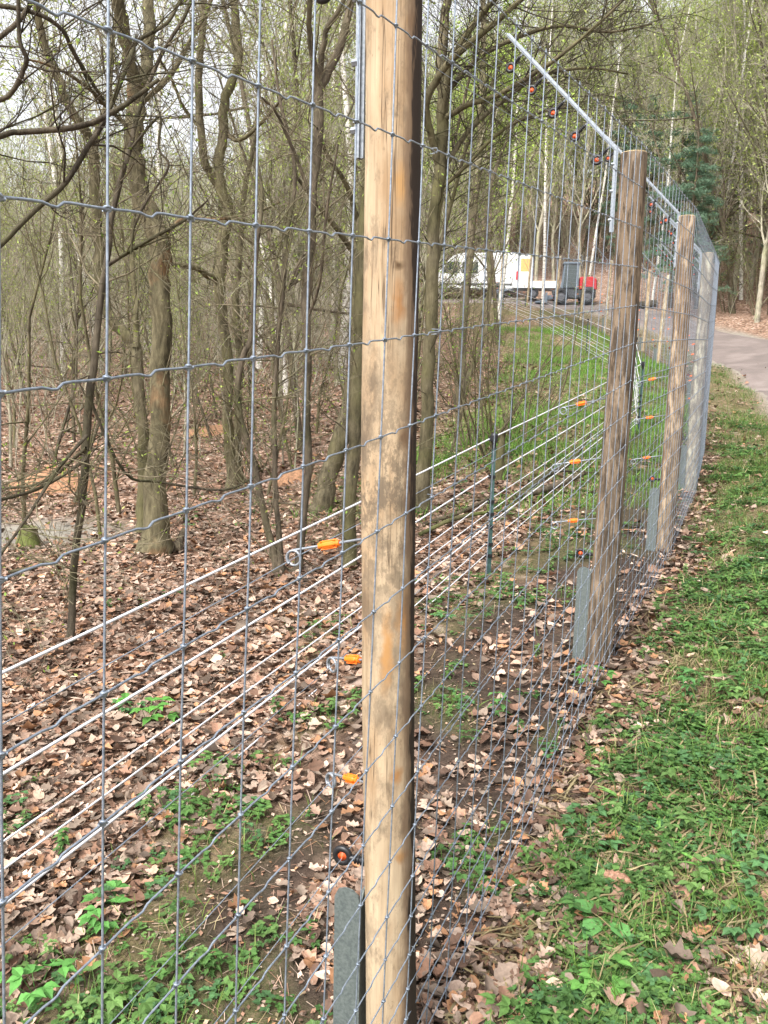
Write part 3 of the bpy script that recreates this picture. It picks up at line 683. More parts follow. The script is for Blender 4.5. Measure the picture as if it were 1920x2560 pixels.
# ------------------------------------------------------------------ trees
class Tree:
    def __init__(s): s.br = {}; s.tw = {}; s.lv = []; s.lc = []
    def add(s, P, R, n, twig=False):
        dct = s.tw if twig else s.br
        dct.setdefault((len(P), n), []).append((P, R))
def norm(v):
    L = math.sqrt(v[0] ** 2 + v[1] ** 2 + v[2] ** 2) + 1e-9; return [v[0] / L, v[1] / L, v[2] / L]
def grow(t, p, d, L, r, lvl, maxl, rg, o):
    """o: dict with kids, spread, up, wig, leaf"""
    k = 6 if lvl < 2 else 4; step = L / (k - 1); P = [p]; R = [r]; d = norm(d); dirs = [d]
    for i in range(1, k):
        d = norm([d[0] + rg.gauss(0, o['wig']), d[1] + rg.gauss(0, o['wig']), d[2] + rg.gauss(0, o['wig']) + o['up'] * (.3 if lvl == 0 else 1)])
        p = [p[0] + d[0] * step, p[1] + d[1] * step, p[2] + d[2] * step]; P.append(p); R.append(max(r * (1 - (i / (k - 1)) * (.8 if lvl else .75)), o['rmin'])); dirs.append(d)
    t.add(P, R, o['sides'][min(lvl, len(o['sides']) - 1)], lvl >= o['twl'])
    if lvl < maxl:
        nk = o['kids'][min(lvl, len(o['kids']) - 1)]
        for c in range(nk):
            f = rg.uniform(o['start'][min(lvl, len(o['start']) - 1)], 1) * (k - 1); i = min(int(f), k - 2); q = f - i
            pp = [P[i][m] * (1 - q) + P[i + 1][m] * q for m in range(3)]; dd = dirs[i]
            a = rg.uniform(0, 6.283); sp = o['spread'] * rg.uniform(.6, 1.3); e = norm([rg.gauss(0, 1), rg.gauss(0, 1), rg.gauss(0, .8)])
            nd = [dd[m] + e[m] * sp * 1.6 for m in range(3)]
            rr_ = (R[i] * (1 - q) + R[i + 1] * q) * rg.uniform(.4, .65)
            grow(t, pp, nd, L * rg.uniform(*o['ratio']) * (1 - .45 * f / (k - 1) if lvl == 0 else 1), max(rr_, o['rmin']), lvl + 1, maxl, rg, o)
    if o.get('leaf', 0) and lvl >= maxl - 1:
        for c in range(o['leaf']):
            i = rg.randrange(1, k); t.lv.append([P[i][m] + rg.gauss(0, o['lsp']) for m in range(3)])
def batch(dct):
    m = MB()
    for (k, n), lst in dct.items():
        P = np.array([a for a, b in lst]); R = np.array([b for a, b in lst]); V, Q = tubes(P, R, n); m.add(V, Q=Q)
    return m
def leaf_cloud(pts, size, cols, rg, asp=.45):
    pts = np.array(pts); N = len(pts); a = rg.normal(size=(N, 3)); a /= np.linalg.norm(a, axis=1)[:, None]; b = np.cross(a, rg.normal(size=(N, 3))); b /= np.linalg.norm(b, axis=1)[:, None]
    s = size * rg.uniform(.6, 1.4, (N, 1)); V = np.stack([pts - a * s, pts + b * s * asp, pts + a * s, pts - b * s * asp], 1).reshape(-1, 3)
    Q = np.arange(N * 4).reshape(N, 4); cc = np.array(cols)[rg.integers(0, len(cols), N)] * rg.uniform(.75, 1.25, (N, 1)); return V, Q, np.repeat(cc, 4, 0)
GREENS = [(.19, .27, .04), (.26, .33, .06), (.14, .22, .035), (.30, .34, .09)]
def tree_meshes(t, name, bmat, tmat, leafsize=.03, cols=GREENS, rg=None):
    ms = {}
    ms['trunk'] = batch(t.br).mesh('trunk', bmat)
    if t.tw: ms['crown'] = batch(t.tw).mesh('crown', tmat)
    if t.lv:
        V, Q, C = leaf_cloud(t.lv, leafsize, cols, rg); me = raw_mesh('foliage', V, Q, C); me.materials.append(M_LEAF); ms['foliage'] = me
    return ms
def place_tree(name, ms, loc, rz, sc, label, cat, group=None):
    root = empty(name, loc, rz); root.scale = sc if isinstance(sc, tuple) else (sc, sc, sc); tag(root, label, cat, group)
    tr = share('trunk', ms['trunk'], root)
    if 'crown' in ms:
        cr = share('crown', ms['crown'], root)
        if 'foliage' in ms: share('foliage', ms['foliage'], cr)
    elif 'foliage' in ms: share('foliage', ms['foliage'], root)
    return root

def proto(seed, H, r, kids, spread, up, wig, leaf=0, lsp=.25, start=(.25, .2, .2), ratio=(.3, .5), sides=(8, 5, 3, 3), twl=2, rmin=.004, maxl=3, lean=(.05, .05)):
    rg = random.Random(seed); t = Tree(); o = dict(kids=kids, spread=spread, up=up, wig=wig, leaf=leaf, lsp=lsp, start=start, ratio=ratio, sides=sides, twl=twl, rmin=rmin)
    # trunk as a finer polyline: two stacked lengths
    grow(t, [0, 0, -.25], [rg.uniform(-lean[0], lean[0]), rg.uniform(-lean[1], lean[1]), 1], H, r, 0, maxl, rg, o); return t
nrg = np.random.default_rng(5)
FAR = []
for sd_, (kids, spread, up) in enumerate([((20, 9, 8), .55, .10), ((24, 8, 8), .45, .16), ((18, 10, 8), .7, .05), ((26, 8, 7), .4, .18)]):
    t = proto(sd_ + 1, 14, .11, kids, spread, up, .10, leaf=[2, 3, 1, 3][sd_], rmin=.0065, start=(.2, .15, .1), ratio=(.24, .42))
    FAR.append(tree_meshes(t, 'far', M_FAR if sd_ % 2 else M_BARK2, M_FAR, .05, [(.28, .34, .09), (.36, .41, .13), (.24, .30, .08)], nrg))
BIR = []
for sd_ in range(2):
    t = proto(sd_ + 31, 15, .085, (16, 6, 5), .4, .12, .05, leaf=2, rmin=.006, start=(.4, .15, .1), ratio=(.16, .26), twl=1, lean=(.03, .03))
    BIR.append(tree_meshes(t, 'birch', M_BIRCH, M_FAR, .045, [(.27, .34, .06), (.35, .4, .09)], nrg))
FRESH = []
t = proto(51, 12, .09, (18, 7, 6), .5, .12, .09, leaf=10, rmin=.006, start=(.2, .15, .1), ratio=(.28, .44)); FRESH.append(tree_meshes(t, 'fresh', M_BARK2, M_FAR, .055, [(.30, .43, .07), (.38, .5, .10), (.26, .38, .06)], nrg))
SAP = []
for sd_ in range(4):
    t = proto(sd_ + 61, 4.5, .028, (11, 5, 4), .6, .06, .13, leaf=1, lsp=.08, rmin=.0022, start=(.12, .15, .1), ratio=(.3, .5), sides=(7, 4, 3, 3), lean=(.18, .18))
    SAP.append(tree_meshes(t, 'sapling', M_DARK if sd_ == 1 else M_BARK, M_TWIG, .015, GREENS, nrg))
SHR = []
for sd_ in range(2):
    t = Tree(); rg = random.Random(70 + sd_); o = dict(kids=(5, 4, 3), spread=.45, up=.08, wig=.1, leaf=2, lsp=.07, start=(.2, .15, .1), ratio=(.3, .5), sides=(6, 4, 3), twl=1, rmin=.0022)
    for q in range(8): grow(t, [rg.gauss(0, .12), rg.gauss(0, .12), -.1], [rg.gauss(0, .38), rg.gauss(0, .38), 1], rg.uniform(1.6, 3.0), rg.uniform(.01, .022), 0, 2, rg, o)
    SHR.append(tree_meshes(t, 'shrub', M_BARK, M_TWIG, .02, [(.16, .27, .04), (.22, .34, .05), (.12, .22, .03)], nrg))

def clear_of(x, y, pf=2.2, pp=1.2):
    p, s = fence_sd(np.array([x]), np.array([y])); d = path_d(np.array([x]), np.array([y]))[0]
    return (p[0] > pf if s[0] < 60 else True) if p[0] > 0 else d > pp
rg = random.Random(11)
def spots(n, y0, y1, ulo, uhi, minsep, pf=2.4, taken=[]):
    res = []; tries = 0
    while len(res) < n and tries < n * 60:
        tries += 1; y = math.sqrt(rg.uniform(y0 * y0, y1 * y1)); u = rg.uniform(ulo, uhi); x = u * y
        if not clear_of(x, y, pf): continue
        if 44 < y < 56.5 and -2 < x < 15: continue
        if y < 56 and .05 < u < .29 and path_side(np.array([x]), np.array([y]))[0] < 0: continue
        if any((x - a) ** 2 + (y - b) ** 2 < minsep ** 2 for a, b in taken): continue
        taken.append((x, y)); res.append((x, y))
    return res
def tall(x, y):   # lower wood on the left where sky shows
    u = x / y; return .5 + .67 * min(max((u + .16) / .34, 0), 1)
for n_, (x, y) in enumerate(spots(52, 14, 31, -.62, .2, 1.2)):
    ms = FAR[n_ % 4]; s = rg.uniform(.5, .8) * (.62 if x / y < -.14 else 1); place_tree('forest_tree', ms, (x, y, gz(x, y)), rg.uniform(0, 6.28), (s * .8, s * .8, s * 1.05), 'slender bare tree among the leaf litter behind the mesh fence', 'tree', 'slender trees behind the fence')
for n_, (x, y) in enumerate(spots(105, 31, 72, -.6, .62, 1.9)):
    ms = (FRESH[0] if n_ % 11 == 3 else FAR[n_ % 4]); s = rg.uniform(.85, 1.2) * tall(x, y)
    place_tree('forest_tree', ms, (x, y, gz(x, y)), rg.uniform(0, 6.28), s, 'distant bare tree in the wood covering the hillside', 'tree', 'distant trees on the hillside')
for n_, (x, y) in enumerate(spots(60, 26, 56, .33, .66, 1.6)):
    ms = FAR[n_ % 4]; s = rg.uniform(.8, 1.25); place_tree('forest_tree', ms, (x, y, gz(x, y)), rg.uniform(0, 6.28), s, 'bare tree in the wood to the right of the track', 'tree', 'trees right of the track')
for n_, (x, y) in enumerate(spots(46, 56.6, 74, -.02, .36, 1.5)):
    s = rg.uniform(.8, 1.2) * tall(x, y); place_tree('forest_tree', FAR[n_ % 4], (x, y, gz(x, y)), rg.uniform(0, 6.28), s, 'bare tree on the slope rising behind the parked vehicles', 'tree', 'trees behind the vehicles')
# birches that stand out, placed from the photo (pixel column, distance)
BLAB = ['left of the slim dark leaning tree, second from the left edge', 'between the slim dark tree and the bent trunk', 'seen just right of the twin stemmed tree', 'low behind the multi stemmed tree', 'close behind the nearest post, nearer of two', 'close behind the nearest post, farther of two', 'above the roof of the white van', 'above the white trailer', 'behind the dark brown post, left of the nearer pine', 'with a clean white trunk, tallest one on the right', 'at the right edge of the picture', 'between the two nearer pines', 'at the left edge of the picture', 'deep in the wood above the red machine', 'hidden behind the thick bent trunk']
for n_, (u, v, Yd, s) in enumerate([(150, 760, 24, .8), (250, 760, 27, .85), (645, 640, 26, .85), (720, 820, 21, .7), (855, 650, 22, .9), (835, 680, 27, .9), (1250, 650, 38, 1.0), (1365, 600, 44, 1.0), (1640, 600, 46, 1.0), (1795, 560, 44, 1.15), (1870, 560, 43, 1.15), (1690, 600, 52, 1.1), (20, 780, 30, .9), (1480, 560, 58, 1.1), (360, 760, 30, .9)]):
    q = at(u, v, Yd); x, y = q[0], q[1]
    place_tree('birch_tree', BIR[n_ % 2], (x, y, gz(x, y)), rg.uniform(0, 6.28), (s * (1.5 if u < 1000 else 1.05), s * (1.5 if u < 1000 else 1.05), s), 'white barked birch ' + BLAB[n_], 'tree', 'birches right of the track' if u > 1400 else 'birches behind the fence')
# fresh green tree seen beyond the nearest post
q = at(1260, 500, 30); place_tree('green_tree', FRESH[0], (q[0], q[1], gz(q[0], q[1])), 1.0, .95, 'tree with a bright fresh green crown beyond the white van', 'tree')
# pines
def pine_mesh(seed):
    rg_ = random.Random(seed); t = Tree(); P = [[rg_.gauss(0, .05), rg_.gauss(0, .05), z] for z in (-.3, 2, 4, 6, 8, 10, 12, 13.5)]; t.add(P, [.17, .15, .14, .12, .1, .07, .04, .02], 8)
    lv = []
    for i in range(75):
        z = rg_.uniform(2.0, 13); L = (3.3 - 2.4 * (z - 3.5) / 10) * rg_.uniform(.6, 1.1); a = rg_.uniform(0, 6.28); pts = []
        for f_ in (0, .35, .7, 1): pts.append([math.cos(a) * L * f_, math.sin(a) * L * f_, z + L * (.1 * f_ - .22 * f_ * f_)])
        t.add(pts, [.03, .02, .012, .006], 4)
        for q in range(13):
            f_ = rg_.uniform(.25, 1.05); i0 = min(int(f_ * 3), 2)
            c = [math.cos(a) * L * f_ + rg_.gauss(0, .16), math.sin(a) * L * f_ + rg_.gauss(0, .16), z + L * (.1 * f_ - .22 * f_ * f_) + rg_.gauss(0, .07)]
            for w_ in range(18): lv.append([c[0] + rg_.gauss(0, .11), c[1] + rg_.gauss(0, .11), c[2] + rg_.gauss(0, .06)])
    t.lv = lv; m = batch(t.br).mesh('trunk', M_BARK2); V, Q, C = leaf_cloud(lv, .13, [(.11, .19, .12), (.15, .235, .155), (.09, .165, .10)], nrg, .11)
    me = raw_mesh('crown', V, Q, C); me.materials.append(M_LEAF); return {'trunk': m, 'crown': me}
PIN = pine_mesh(3)
for n_, (u, Yd, s, lab) in enumerate([(1690, 43, .78, 'dark green pine rising just beyond the far posts of the mesh fence'), (1800, 47, .75, 'dark green pine beside the birches right of the track'), (1620, 56, .8, 'farther dark green pine half hidden behind the nearer pines'), (1730, 39, .62, 'lower pine whose boughs hang over the bend of the track'), (1560, 58, .85, 'pine showing above the top of the dark brown post'), (1860, 52, .8, 'pine deep in the wood near the right edge')]):
    q = at(u, 560, Yd); place_tree('pine_tree', PIN, (q[0], q[1], gz(q[0], q[1])), n_ * 2.0, s, lab, 'tree', 'pines on the hillside')
# far wood: one mass that closes the hillside
fw = MB(); rgf = random.Random(5); Ps = []; Rs = []; Pt = []; Rt = []
for n_ in range(620):
    y = rgf.uniform(72, 135); u = rgf.uniform(-.75, .75) if n_ < 420 else rgf.choice((-1, 1)) * rgf.uniform(.75, 1.4); x = u * y; z = float(h(np.array([x]), np.array([y]))[0]); Ht = rgf.uniform(11, 17) * tall(x, y) * 1.05
    b0 = np.array([x, y, z - .3]); lx, ly = rgf.gauss(0, .4), rgf.gauss(0, .4)
    tr = [b0 + np.array([lx * f_ * f_, ly * f_, Ht * f_]) for f_ in (0, .3, .65, 1)]; Ps.append(tr); Rs.append([.13, .1, .06, .02])
    for q in range(34):
        f_ = rgf.uniform(.25, 1); p = b0 + np.array([lx * f_ * f_, ly * f_, Ht * f_]); a = rgf.uniform(0, 6.28); L = rgf.uniform(1, 3.6) * (1.15 - .7 * f_)
        e = p + np.array([math.cos(a) * L, math.sin(a) * L, L * rgf.uniform(.2, 1.0)]); Pt.append([p, (p + e) / 2 + np.array([0, 0, .12 * L * rgf.uniform(-1, 1)]), e]); Rt.append([.022, .016, .008])
V, Q = tubes(np.array(Ps), np.array(Rs), 5); fw.add(V, Q=Q); V, Q = tubes(np.array(Pt), np.array(Rt), 3); fw.add(V, Q=Q)
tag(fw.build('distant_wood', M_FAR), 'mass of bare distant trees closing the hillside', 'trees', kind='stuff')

# ---- brushwood: thin understorey that nobody could count
bt = []
for sd_ in range(3):
    t = proto(sd_ + 81, 3.2, .014, (9, 4), .6, .06, .12, leaf=1, lsp=.1, rmin=.0035, start=(.08, .15), ratio=(.35, .6), sides=(4, 3, 3), twl=9, maxl=2, lean=(.25, .25)); mm = batch(t.br); V = np.concatenate(mm.V); Qb = np.concatenate(mm.Q); bt.append((V, np.concatenate([Qb[:, [0, 1, 2]], Qb[:, [0, 2, 3]]]), np.ones(len(V)), np.array(t.lv)))
br = np.random.default_rng(77); n = 1250; f = br.uniform(0, 1, n); Yp = 12 * (62 / 12) ** f; Xp = br.uniform(-.62, .64, n) * Yp; Yp[700:900] = br.uniform(56.5, 74, 200); Xp[700:900] = Yp[700:900] * br.uniform(-.02, .36, 200); Yp[900:] = br.uniform(20, 44, 350); Xp[900:] = Yp[900:] * br.uniform(-.62, .02, 350); p, s = fence_sd(Xp, Yp); k = ((p > 3.0) | (path_side(Xp, Yp) > 2.6)) & (path_d(Xp, Yp) > .9) & ~((Yp > 43) & (Yp < 53) & (Xp > -3) & (Xp < 14)) & ~((Yp < 55) & (Xp / Yp > .045) & (Xp / Yp < .3) & (p > 0)) & ((Yp > 22) | (br.uniform(0, 1, n) < .25)); Xp, Yp = Xp[k], Yp[k]; m = len(Xp)
zb_ = ground(Xp, Yp); sc_ = br.uniform(.55, 1.5, m) * np.clip(.8 + Yp / 60, .8, 1.5); Rr = frame(m, .1, br)
bm_ = scatter([b_[:3] for b_ in bt], np.column_stack([Xp, Yp, zb_]), Rr, sc_, np.ones((m, 3)), br)
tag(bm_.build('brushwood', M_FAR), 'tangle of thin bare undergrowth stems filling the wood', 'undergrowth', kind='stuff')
lvp = []
for i in range(m):
    L = bt[i % 3][3]; sel = br.integers(0, len(L), 34); lvp.append((L[sel] @ Rr[i].T) * sc_[i] + np.array([Xp[i], Yp[i], zb_[i]]))
V, Q, C = leaf_cloud(np.concatenate(lvp), .028, [(.22, .30, .06), (.28, .34, .09), (.17, .25, .05)], br)
tag(obj('bud_leaves', V, Q, M_LEAF, colors=C), 'haze of tiny spring leaves on the undergrowth', 'leaves', kind='stuff')

# ---- near trees traced from the photo: pixel polylines at the distance of the trunk's foot
def fg_tree(name, Yd, stems, label, bmat, tmat=None, twig=1.0, seed=1, leaf=1, tl=(.35, 1.2), tmatd=None, leafcol=GREENS, base=True):
    """stems: list of (points [(u,v,width)], depth change along it, twigs yes/no)"""
    rg_ = random.Random(seed); t = Tree(); tw = Tree(); o = dict(kids=(5, 3), spread=.55, up=.05, wig=.13, leaf=leaf, lsp=.05, start=(.15, .15), ratio=(.35, .6), sides=(4, 3, 3), twl=0, rmin=.0018)
    q0 = None; roots = []
    for si, (pts, dy, dens) in enumerate(stems):
        P = []; R = []
        m = len(pts)
        for i, (u, v, wd) in enumerate(pts):
            Yi = Yd + (dy if not isinstance(dy, tuple) else dy[0] + (dy[1] - dy[0]) * i / (m - 1)) * (i / (m - 1) if not isinstance(dy, tuple) else 1)
            P.append(at(u, v, Yi)); R.append(wd / 2 / FPX * Yi)
        P = np.array(P); R = np.array(R)
        if si == 0: q0 = P[0].copy()
        # smooth
        A = np.column_stack([P, R]); A = cat(A, 4) if len(A) > 2 else A
        wv = .35 * A[:, 3]; 
        for i in range(len(A)): A[i, :3] += np.array([rg_.gauss(0, 1), rg_.gauss(0, 1), 0]) * wv[i] * .35
        t.add(A[:, :3].tolist(), np.abs(A[:, 3]).tolist(), 12 if A[:, 3].max() > .03 else 7)
        if dens:
            L = np.linalg.norm(np.diff(A[:, :3], axis=0), axis=1).sum(); nk = int(L * 10 * dens * twig)
            for c in range(nk):
                f_ = rg_.uniform(.12, 1) * (len(A) - 2); i = int(f_); q = f_ - i; p = A[i] * (1 - q) + A[i + 1] * q; d = A[i + 1, :3] - A[i, :3]; d /= np.linalg.norm(d) + 1e-9
                e = norm([rg_.gauss(0, 1), rg_.gauss(0, 1), rg_.gauss(.15, .7)]); nd = [d[k_] * .55 + e[k_] for k_ in range(3)]
                grow(tw, p[:3].tolist(), nd, rg_.uniform(*tl), min(p[3] * .45, rg_.uniform(.004, .0085)), 0, 2, rg_, o)
    root = empty(name, (q0[0], q0[1], q0[2])); tag(root, label, 'tree')
    inv = Matrix.Translation((-q0[0], -q0[1], -q0[2]))
    tr = batch(t.br).build('trunk', bmat, root); tr.matrix_parent_inverse = inv
    if tw.tw:
        cr = batch(tw.tw).build('crown', tmat or M_TWIG, root); cr.matrix_parent_inverse = inv
        tw.lv = [q for q in tw.lv if rg_.random() < .35]
        if tw.lv:
            V, Q, C = leaf_cloud(tw.lv, .010 + .0006 * Yd, leafcol, np.random.default_rng(seed)); lf = obj('foliage', V, Q, M_LEAF, colors=C); lf.parent = cr
    return root
fg_tree('curved_tree', 8.2, [
    ([(386, 1400, 110), (387, 1340, 74), (392, 1220, 58), (400, 1080, 52), (404, 950, 50), (403, 800, 50), (402, 690, 51), (398, 610, 52), (378, 552, 52), (352, 492, 46), (339, 405, 43), (336, 318, 43), (341, 243, 44), (345, 205, 42)], 0.2, .35),
    ([(345, 225, 34), (326, 160, 33), (310, 80, 31), (292, 0, 29), (270, -120, 26), (255, -300, 18), (250, -500, 8)], (.2, -.5), .6),
    ([(347, 235, 30), (368, 165, 29), (374, 80, 27), (370, 0, 26), (385, -130, 22), (410, -320, 15), (430, -480, 7)], (.2, 1.0), .6),
    ([(340, 270, 14), (420, 195, 13), (470, 110, 11), (520, 20, 9), (560, -90, 6)], (.2, 1.2), 1),
    ([(400, 600, 11), (462, 545, 10), (540, 548, 8), (640, 530, 6), (700, 505, 4)], (.1, -.9), 1),
    ([(336, 330, 11), (270, 270, 10), (215, 215, 9), (140, 170, 7), (60, 145, 4)], (.2, -1.0), 1)],
    'thick olive barked tree with a bent trunk that kinks halfway up', M_BARKO, seed=3)
fg_tree('slim_dark_tree', 5.2, [
    ([(177, 1640, 26), (177, 1600, 22), (180, 1515, 19), (188, 1390, 19), (206, 1255, 19), (213, 1140, 21), (222, 1000, 20), (237, 900, 18), (250, 760, 16), (268, 640, 15), (283, 520, 14), (324, 376, 12), (347, 278, 11), (399, 145, 9), (463, 35, 8), (500, -80, 6), (530, -250, 3)], .5, .8),
    ([(268, 665, 10), (330, 625, 9), (400, 585, 8), (463, 550, 6), (520, 500, 4)], (.2, -.3), 1),
    ([(216, 1090, 9), (140, 1180, 9), (70, 1290, 8), (0, 1390, 7), (-60, 1480, 6)], (.0, -1.2), 1),
    ([(215, 1150, 10), (120, 1210, 9), (40, 1240, 9), (-60, 1260, 8)], (.0, -.6), 1),
    ([(222, 990, 8), (310, 1180, 7), (400, 1205, 7), (560, 1225, 6), (640, 1190, 4)], (.1, .8), 1),
    ([(216, 1120, 9), (110, 1205, 8), (0, 1220, 7), (-80, 1215, 6)], (.1, .9), 1)],
    'slim dark leaning tree standing alone in leaf litter on the left', M_DARK, seed=4, tmat=M_TWIG, tl=(.3, 1.0))
fg_tree('overhanging_tree', 4.3, [
    ([(-420, 1750, 60), (-400, 1400, 55), (-380, 1000, 50), (-330, 700, 44), (-280, 450, 36), (-240, 200, 28), (-200, -100, 18), (-190, -400, 11), (-170, -700, 4)], .0, .0),
    ([(-330, 720, 24), (-180, 420, 20), (0, 340, 14), (60, 330, 14), (145, 324, 14), (214, 312, 14), (278, 283, 13), (330, 248, 12), (398, 198, 9)], (.0, .3), .9),
    ([(-380, 1000, 26), (-160, 760, 18), (0, 614, 13), (75, 538, 13), (162, 457, 13), (214, 376, 13), (255, 312, 12), (290, 232, 11), (324, 150, 11), (342, 104, 10), (416, 58, 9), (452, 0, 8), (500, -80, 5)], (.0, .6), .9),
    ([(-280, 450, 20), (-120, 300, 16), (0, 250, 12), (29, 232, 12), (58, 174, 12), (66, 145, 11), (50, 104, 10), (46, 0, 9), (70, -120, 6)], (.0, -.2), .8),
    ([(-240, 200, 18), (-100, 160, 15), (0, 92, 12), (35, 64, 12), (76, 12, 11), (110, -60, 8)], (.0, .1), .8),
    ([(-200, 0, 14), (40, 20, 11), (145, 64, 10), (185, 133, 10), (226, 202, 9), (260, 250, 6)], (.0, .5), .8),
    ([(324, 376, 6), (400, 290, 6), (396, 370, 6), (422, 417, 6), (370, 498, 7), (336, 567, 6), (327, 636, 5)], (.8, .8), .6)],
    'tree whose dark limbs reach in from the left edge over the leaf litter', M_DARK, seed=5, tl=(.3, 1.0), tmat=M_DARK, twig=.5)
fg_tree('forked_tree', 9.4, [
    ([(356, 1350, 44), (360, 1250, 34), (359, 1093, 29), (347, 995, 28), (341, 880, 28), (322, 845, 27), (285, 808, 26), (266, 770, 26), (251, 700, 26), (243, 600, 25), (239, 500, 25), (236, 400, 25), (233, 345, 25)], .2, .4),
    ([(233, 360, 22), (215, 330, 22), (190, 295, 21), (165, 245, 21), (140, 180, 20), (112, 115, 19), (96, 50, 17), (87, -30, 15), (80, -200, 9)], (.2, -.4), .8),
    ([(235, 360, 15), (250, 305, 14), (268, 260, 13), (276, 200, 12), (282, 100, 10), (300, -30, 8)], (.2, .6), .8),
    ([(341, 870, 16), (338, 760, 13), (330, 640, 12), (335, 500, 9), (322, 400, 6)], (.0, .7), .8)],
    'olive tree forking into a V just left of the bent trunk', M_BARK, seed=6)
fg_tree('twin_tree', 12.5, [
    ([(582, 1240, 42), (579, 1180, 30), (571, 1052, 26), (569, 900, 26), (556, 800, 27), (550, 694, 28), (562, 579, 28), (570, 521, 28), (552, 470, 27), (547, 405, 25), (556, 347, 24), (561, 260, 23), (584, 191, 22), (596, 145, 21), (591, 70, 20), (584, -12, 17), (590, -150, 12)], .2, .5),
    ([(552, 478, 20), (530, 440, 20), (512, 405, 20), (501, 320, 19), (495, 200, 18), (503, 115, 16), (510, 0, 14), (505, -120, 9)], (.2, -.6), .7),
    ([(548, 700, 16), (520, 690, 16), (490, 670, 14), (430, 660, 12)], (.1, -.8), .8),
    ([(600, 1210, 26), (596, 1150, 20), (594, 1050, 20), (600, 910, 19), (590, 780, 18), (598, 640, 16), (610, 480, 13), (640, 330, 10), (650, 180, 7)], (.3, .8), .8),
    ([(560, 330, 11), (600, 350, 10), (660, 300, 8), (710, 240, 6)], (.2, -.5), 1),
    ([(501, 320, 9), (460, 270, 8), (430, 200, 7), (400, 150, 5)], (.2, -.5), 1)],
    'straight twin stemmed tree in the middle distance between bent trunk and nearest post', M_BARK, seed=7)
fg_tree('coppiced_tree', 6.9, [
    ([(712, 1475, 46), (728, 1440, 30), (747, 1410, 23), (757, 1300, 20), (770, 1180, 20), (766, 1050, 20), (768, 900, 20), (765, 750, 22), (778, 600, 22), (782, 480, 21), (795, 350, 23), (797, 210, 25)], .3, .5),
    ([(797, 225, 18), (782, 140, 15), (772, 60, 13), (776, -30, 12), (760, -200, 8)], (.3, -.2), .7),
    ([(798, 222, 22), (822, 175, 21), (846, 128, 20), (868, 50, 18), (882, -30, 16), (900, -200, 9)], (.3, .5), .7),
    ([(797, 222, 16), (803, 150, 15), (815, 80, 13), (855, 10, 11), (890, -80, 7)], (.3, .1), .7),
    ([(700, 1470, 40), (690, 1405, 22), (664, 1300, 18), (640, 1180, 17), (603, 1050, 16), (593, 980, 15), (605, 900, 15), (625, 850, 14), (634, 780, 13), (640, 640, 11), (655, 500, 9), (640, 380, 6)], (.0, .2), .7),
    ([(706, 1465, 26), (696, 1330, 15), (688, 1200, 14), (685, 1050, 13), (692, 900, 12), (704, 750, 12), (715, 600, 11), (738, 430, 9), (700, 250, 7), (680, 100, 5)], (.0, .5), .8),
    ([(780, 500, 9), (735, 380, 8), (690, 280, 7), (655, 245, 6)], (.3, -.1), .8),
    ([(768, 800, 8), (800, 700, 8), (815, 540, 7), (845, 360, 5)], (.2, -.2), .8)],
    'multi stemmed tree with a mossy foot left of the nearest post', M_BARK2, seed=8)
fg_tree('mossy_leaning_tree', 9.8, [
    ([(795, 1330, 95), (803, 1280, 62), (817, 1220, 48), (836, 1150, 44), (866, 1050, 46), (890, 950, 46), (897, 850, 42), (900, 740, 40), (897, 650, 42), (908, 560, 34), (918, 440, 30), (930, 300, 26), (940, 150, 22), (960, 0, 18), (985, -150, 12)], .2, .5),
    ([(892, 640, 15), (862, 600, 14), (839, 567, 13), (810, 532, 12), (775, 486, 10), (740, 440, 7)], (.1, -.5), .8),
    ([(905, 590, 13), (870, 470, 12), (825, 400, 10), (790, 320, 8)], (.2, -.6), .8)],
    'mossy tree leaning towards the nearest post from behind', M_BARK, seed=9)
fg_tree('stout_stem_tree', 7.3, [
    ([(875, 1455, 52), (874, 1400, 40), (872, 1300, 36), (884, 1100, 34), (894, 960, 35), (902, 860, 34), (905, 700, 32), (915, 500, 28), (930, 300, 22), (935, 100, 16), (950, -100, 10)], .2, .5)],
    'stout straight stem rising directly behind the nearest post', M_BARK, seed=10)
fg_tree('spreading_tree', 9.2, [
    ([(1054, 1330, 50), (1058, 1230, 38), (1066, 1040, 32), (1070, 900, 31), (1079, 752, 31), (1084, 579, 30), (1099, 434, 29), (1107, 289, 28), (1104, 175, 26), (1110, 58, 22), (1125, -60, 17), (1130, -260, 9)], .0, .4),
    ([(1098, 420, 18), (1075, 330, 18), (1064, 260, 18), (1100, 185, 17), (1160, 120, 16), (1240, 55, 14), (1330, -25, 11), (1450, -120, 7)], (.0, -.8), 1),
    ([(1100, 330, 16), (1120, 190, 15), (1160, 95, 15), (1220, 20, 13), (1290, -70, 9)], (.0, -.5), 1),
    ([(1105, 300, 14), (1170, 262, 13), (1240, 240, 12), (1310, 200, 11), (1400, 140, 9), (1500, 55, 7), (1580, -20, 4)], (.0, -1.0), 1.2),
    ([(1098, 440, 13), (1170, 330, 12), (1260, 250, 11), (1350, 190, 9), (1470, 170, 6), (1570, 185, 4)], (.0, 1.0), 1.2),
    ([(1105, 250, 12), (1190, 150, 11), (1290, 95, 10), (1400, 65, 8), (1520, 80, 6), (1630, 60, 4)], (.0, .6), 1.2),
    ([(1092, 480, 10), (1160, 420, 9), (1250, 330, 8), (1340, 285, 6), (1440, 260, 4)], (.0, -.3), 1.2),
    ([(1079, 740, 10), (1100, 620, 10), (1135, 480, 9), (1180, 330, 8), (1260, 140, 6)], (.0, .8), .8)],
    'tree behind the nearest post spreading long bare branches to the right', M_BARK, seed=12, tl=(.4, 1.5), twig=1.15, tmat=M_DARK)
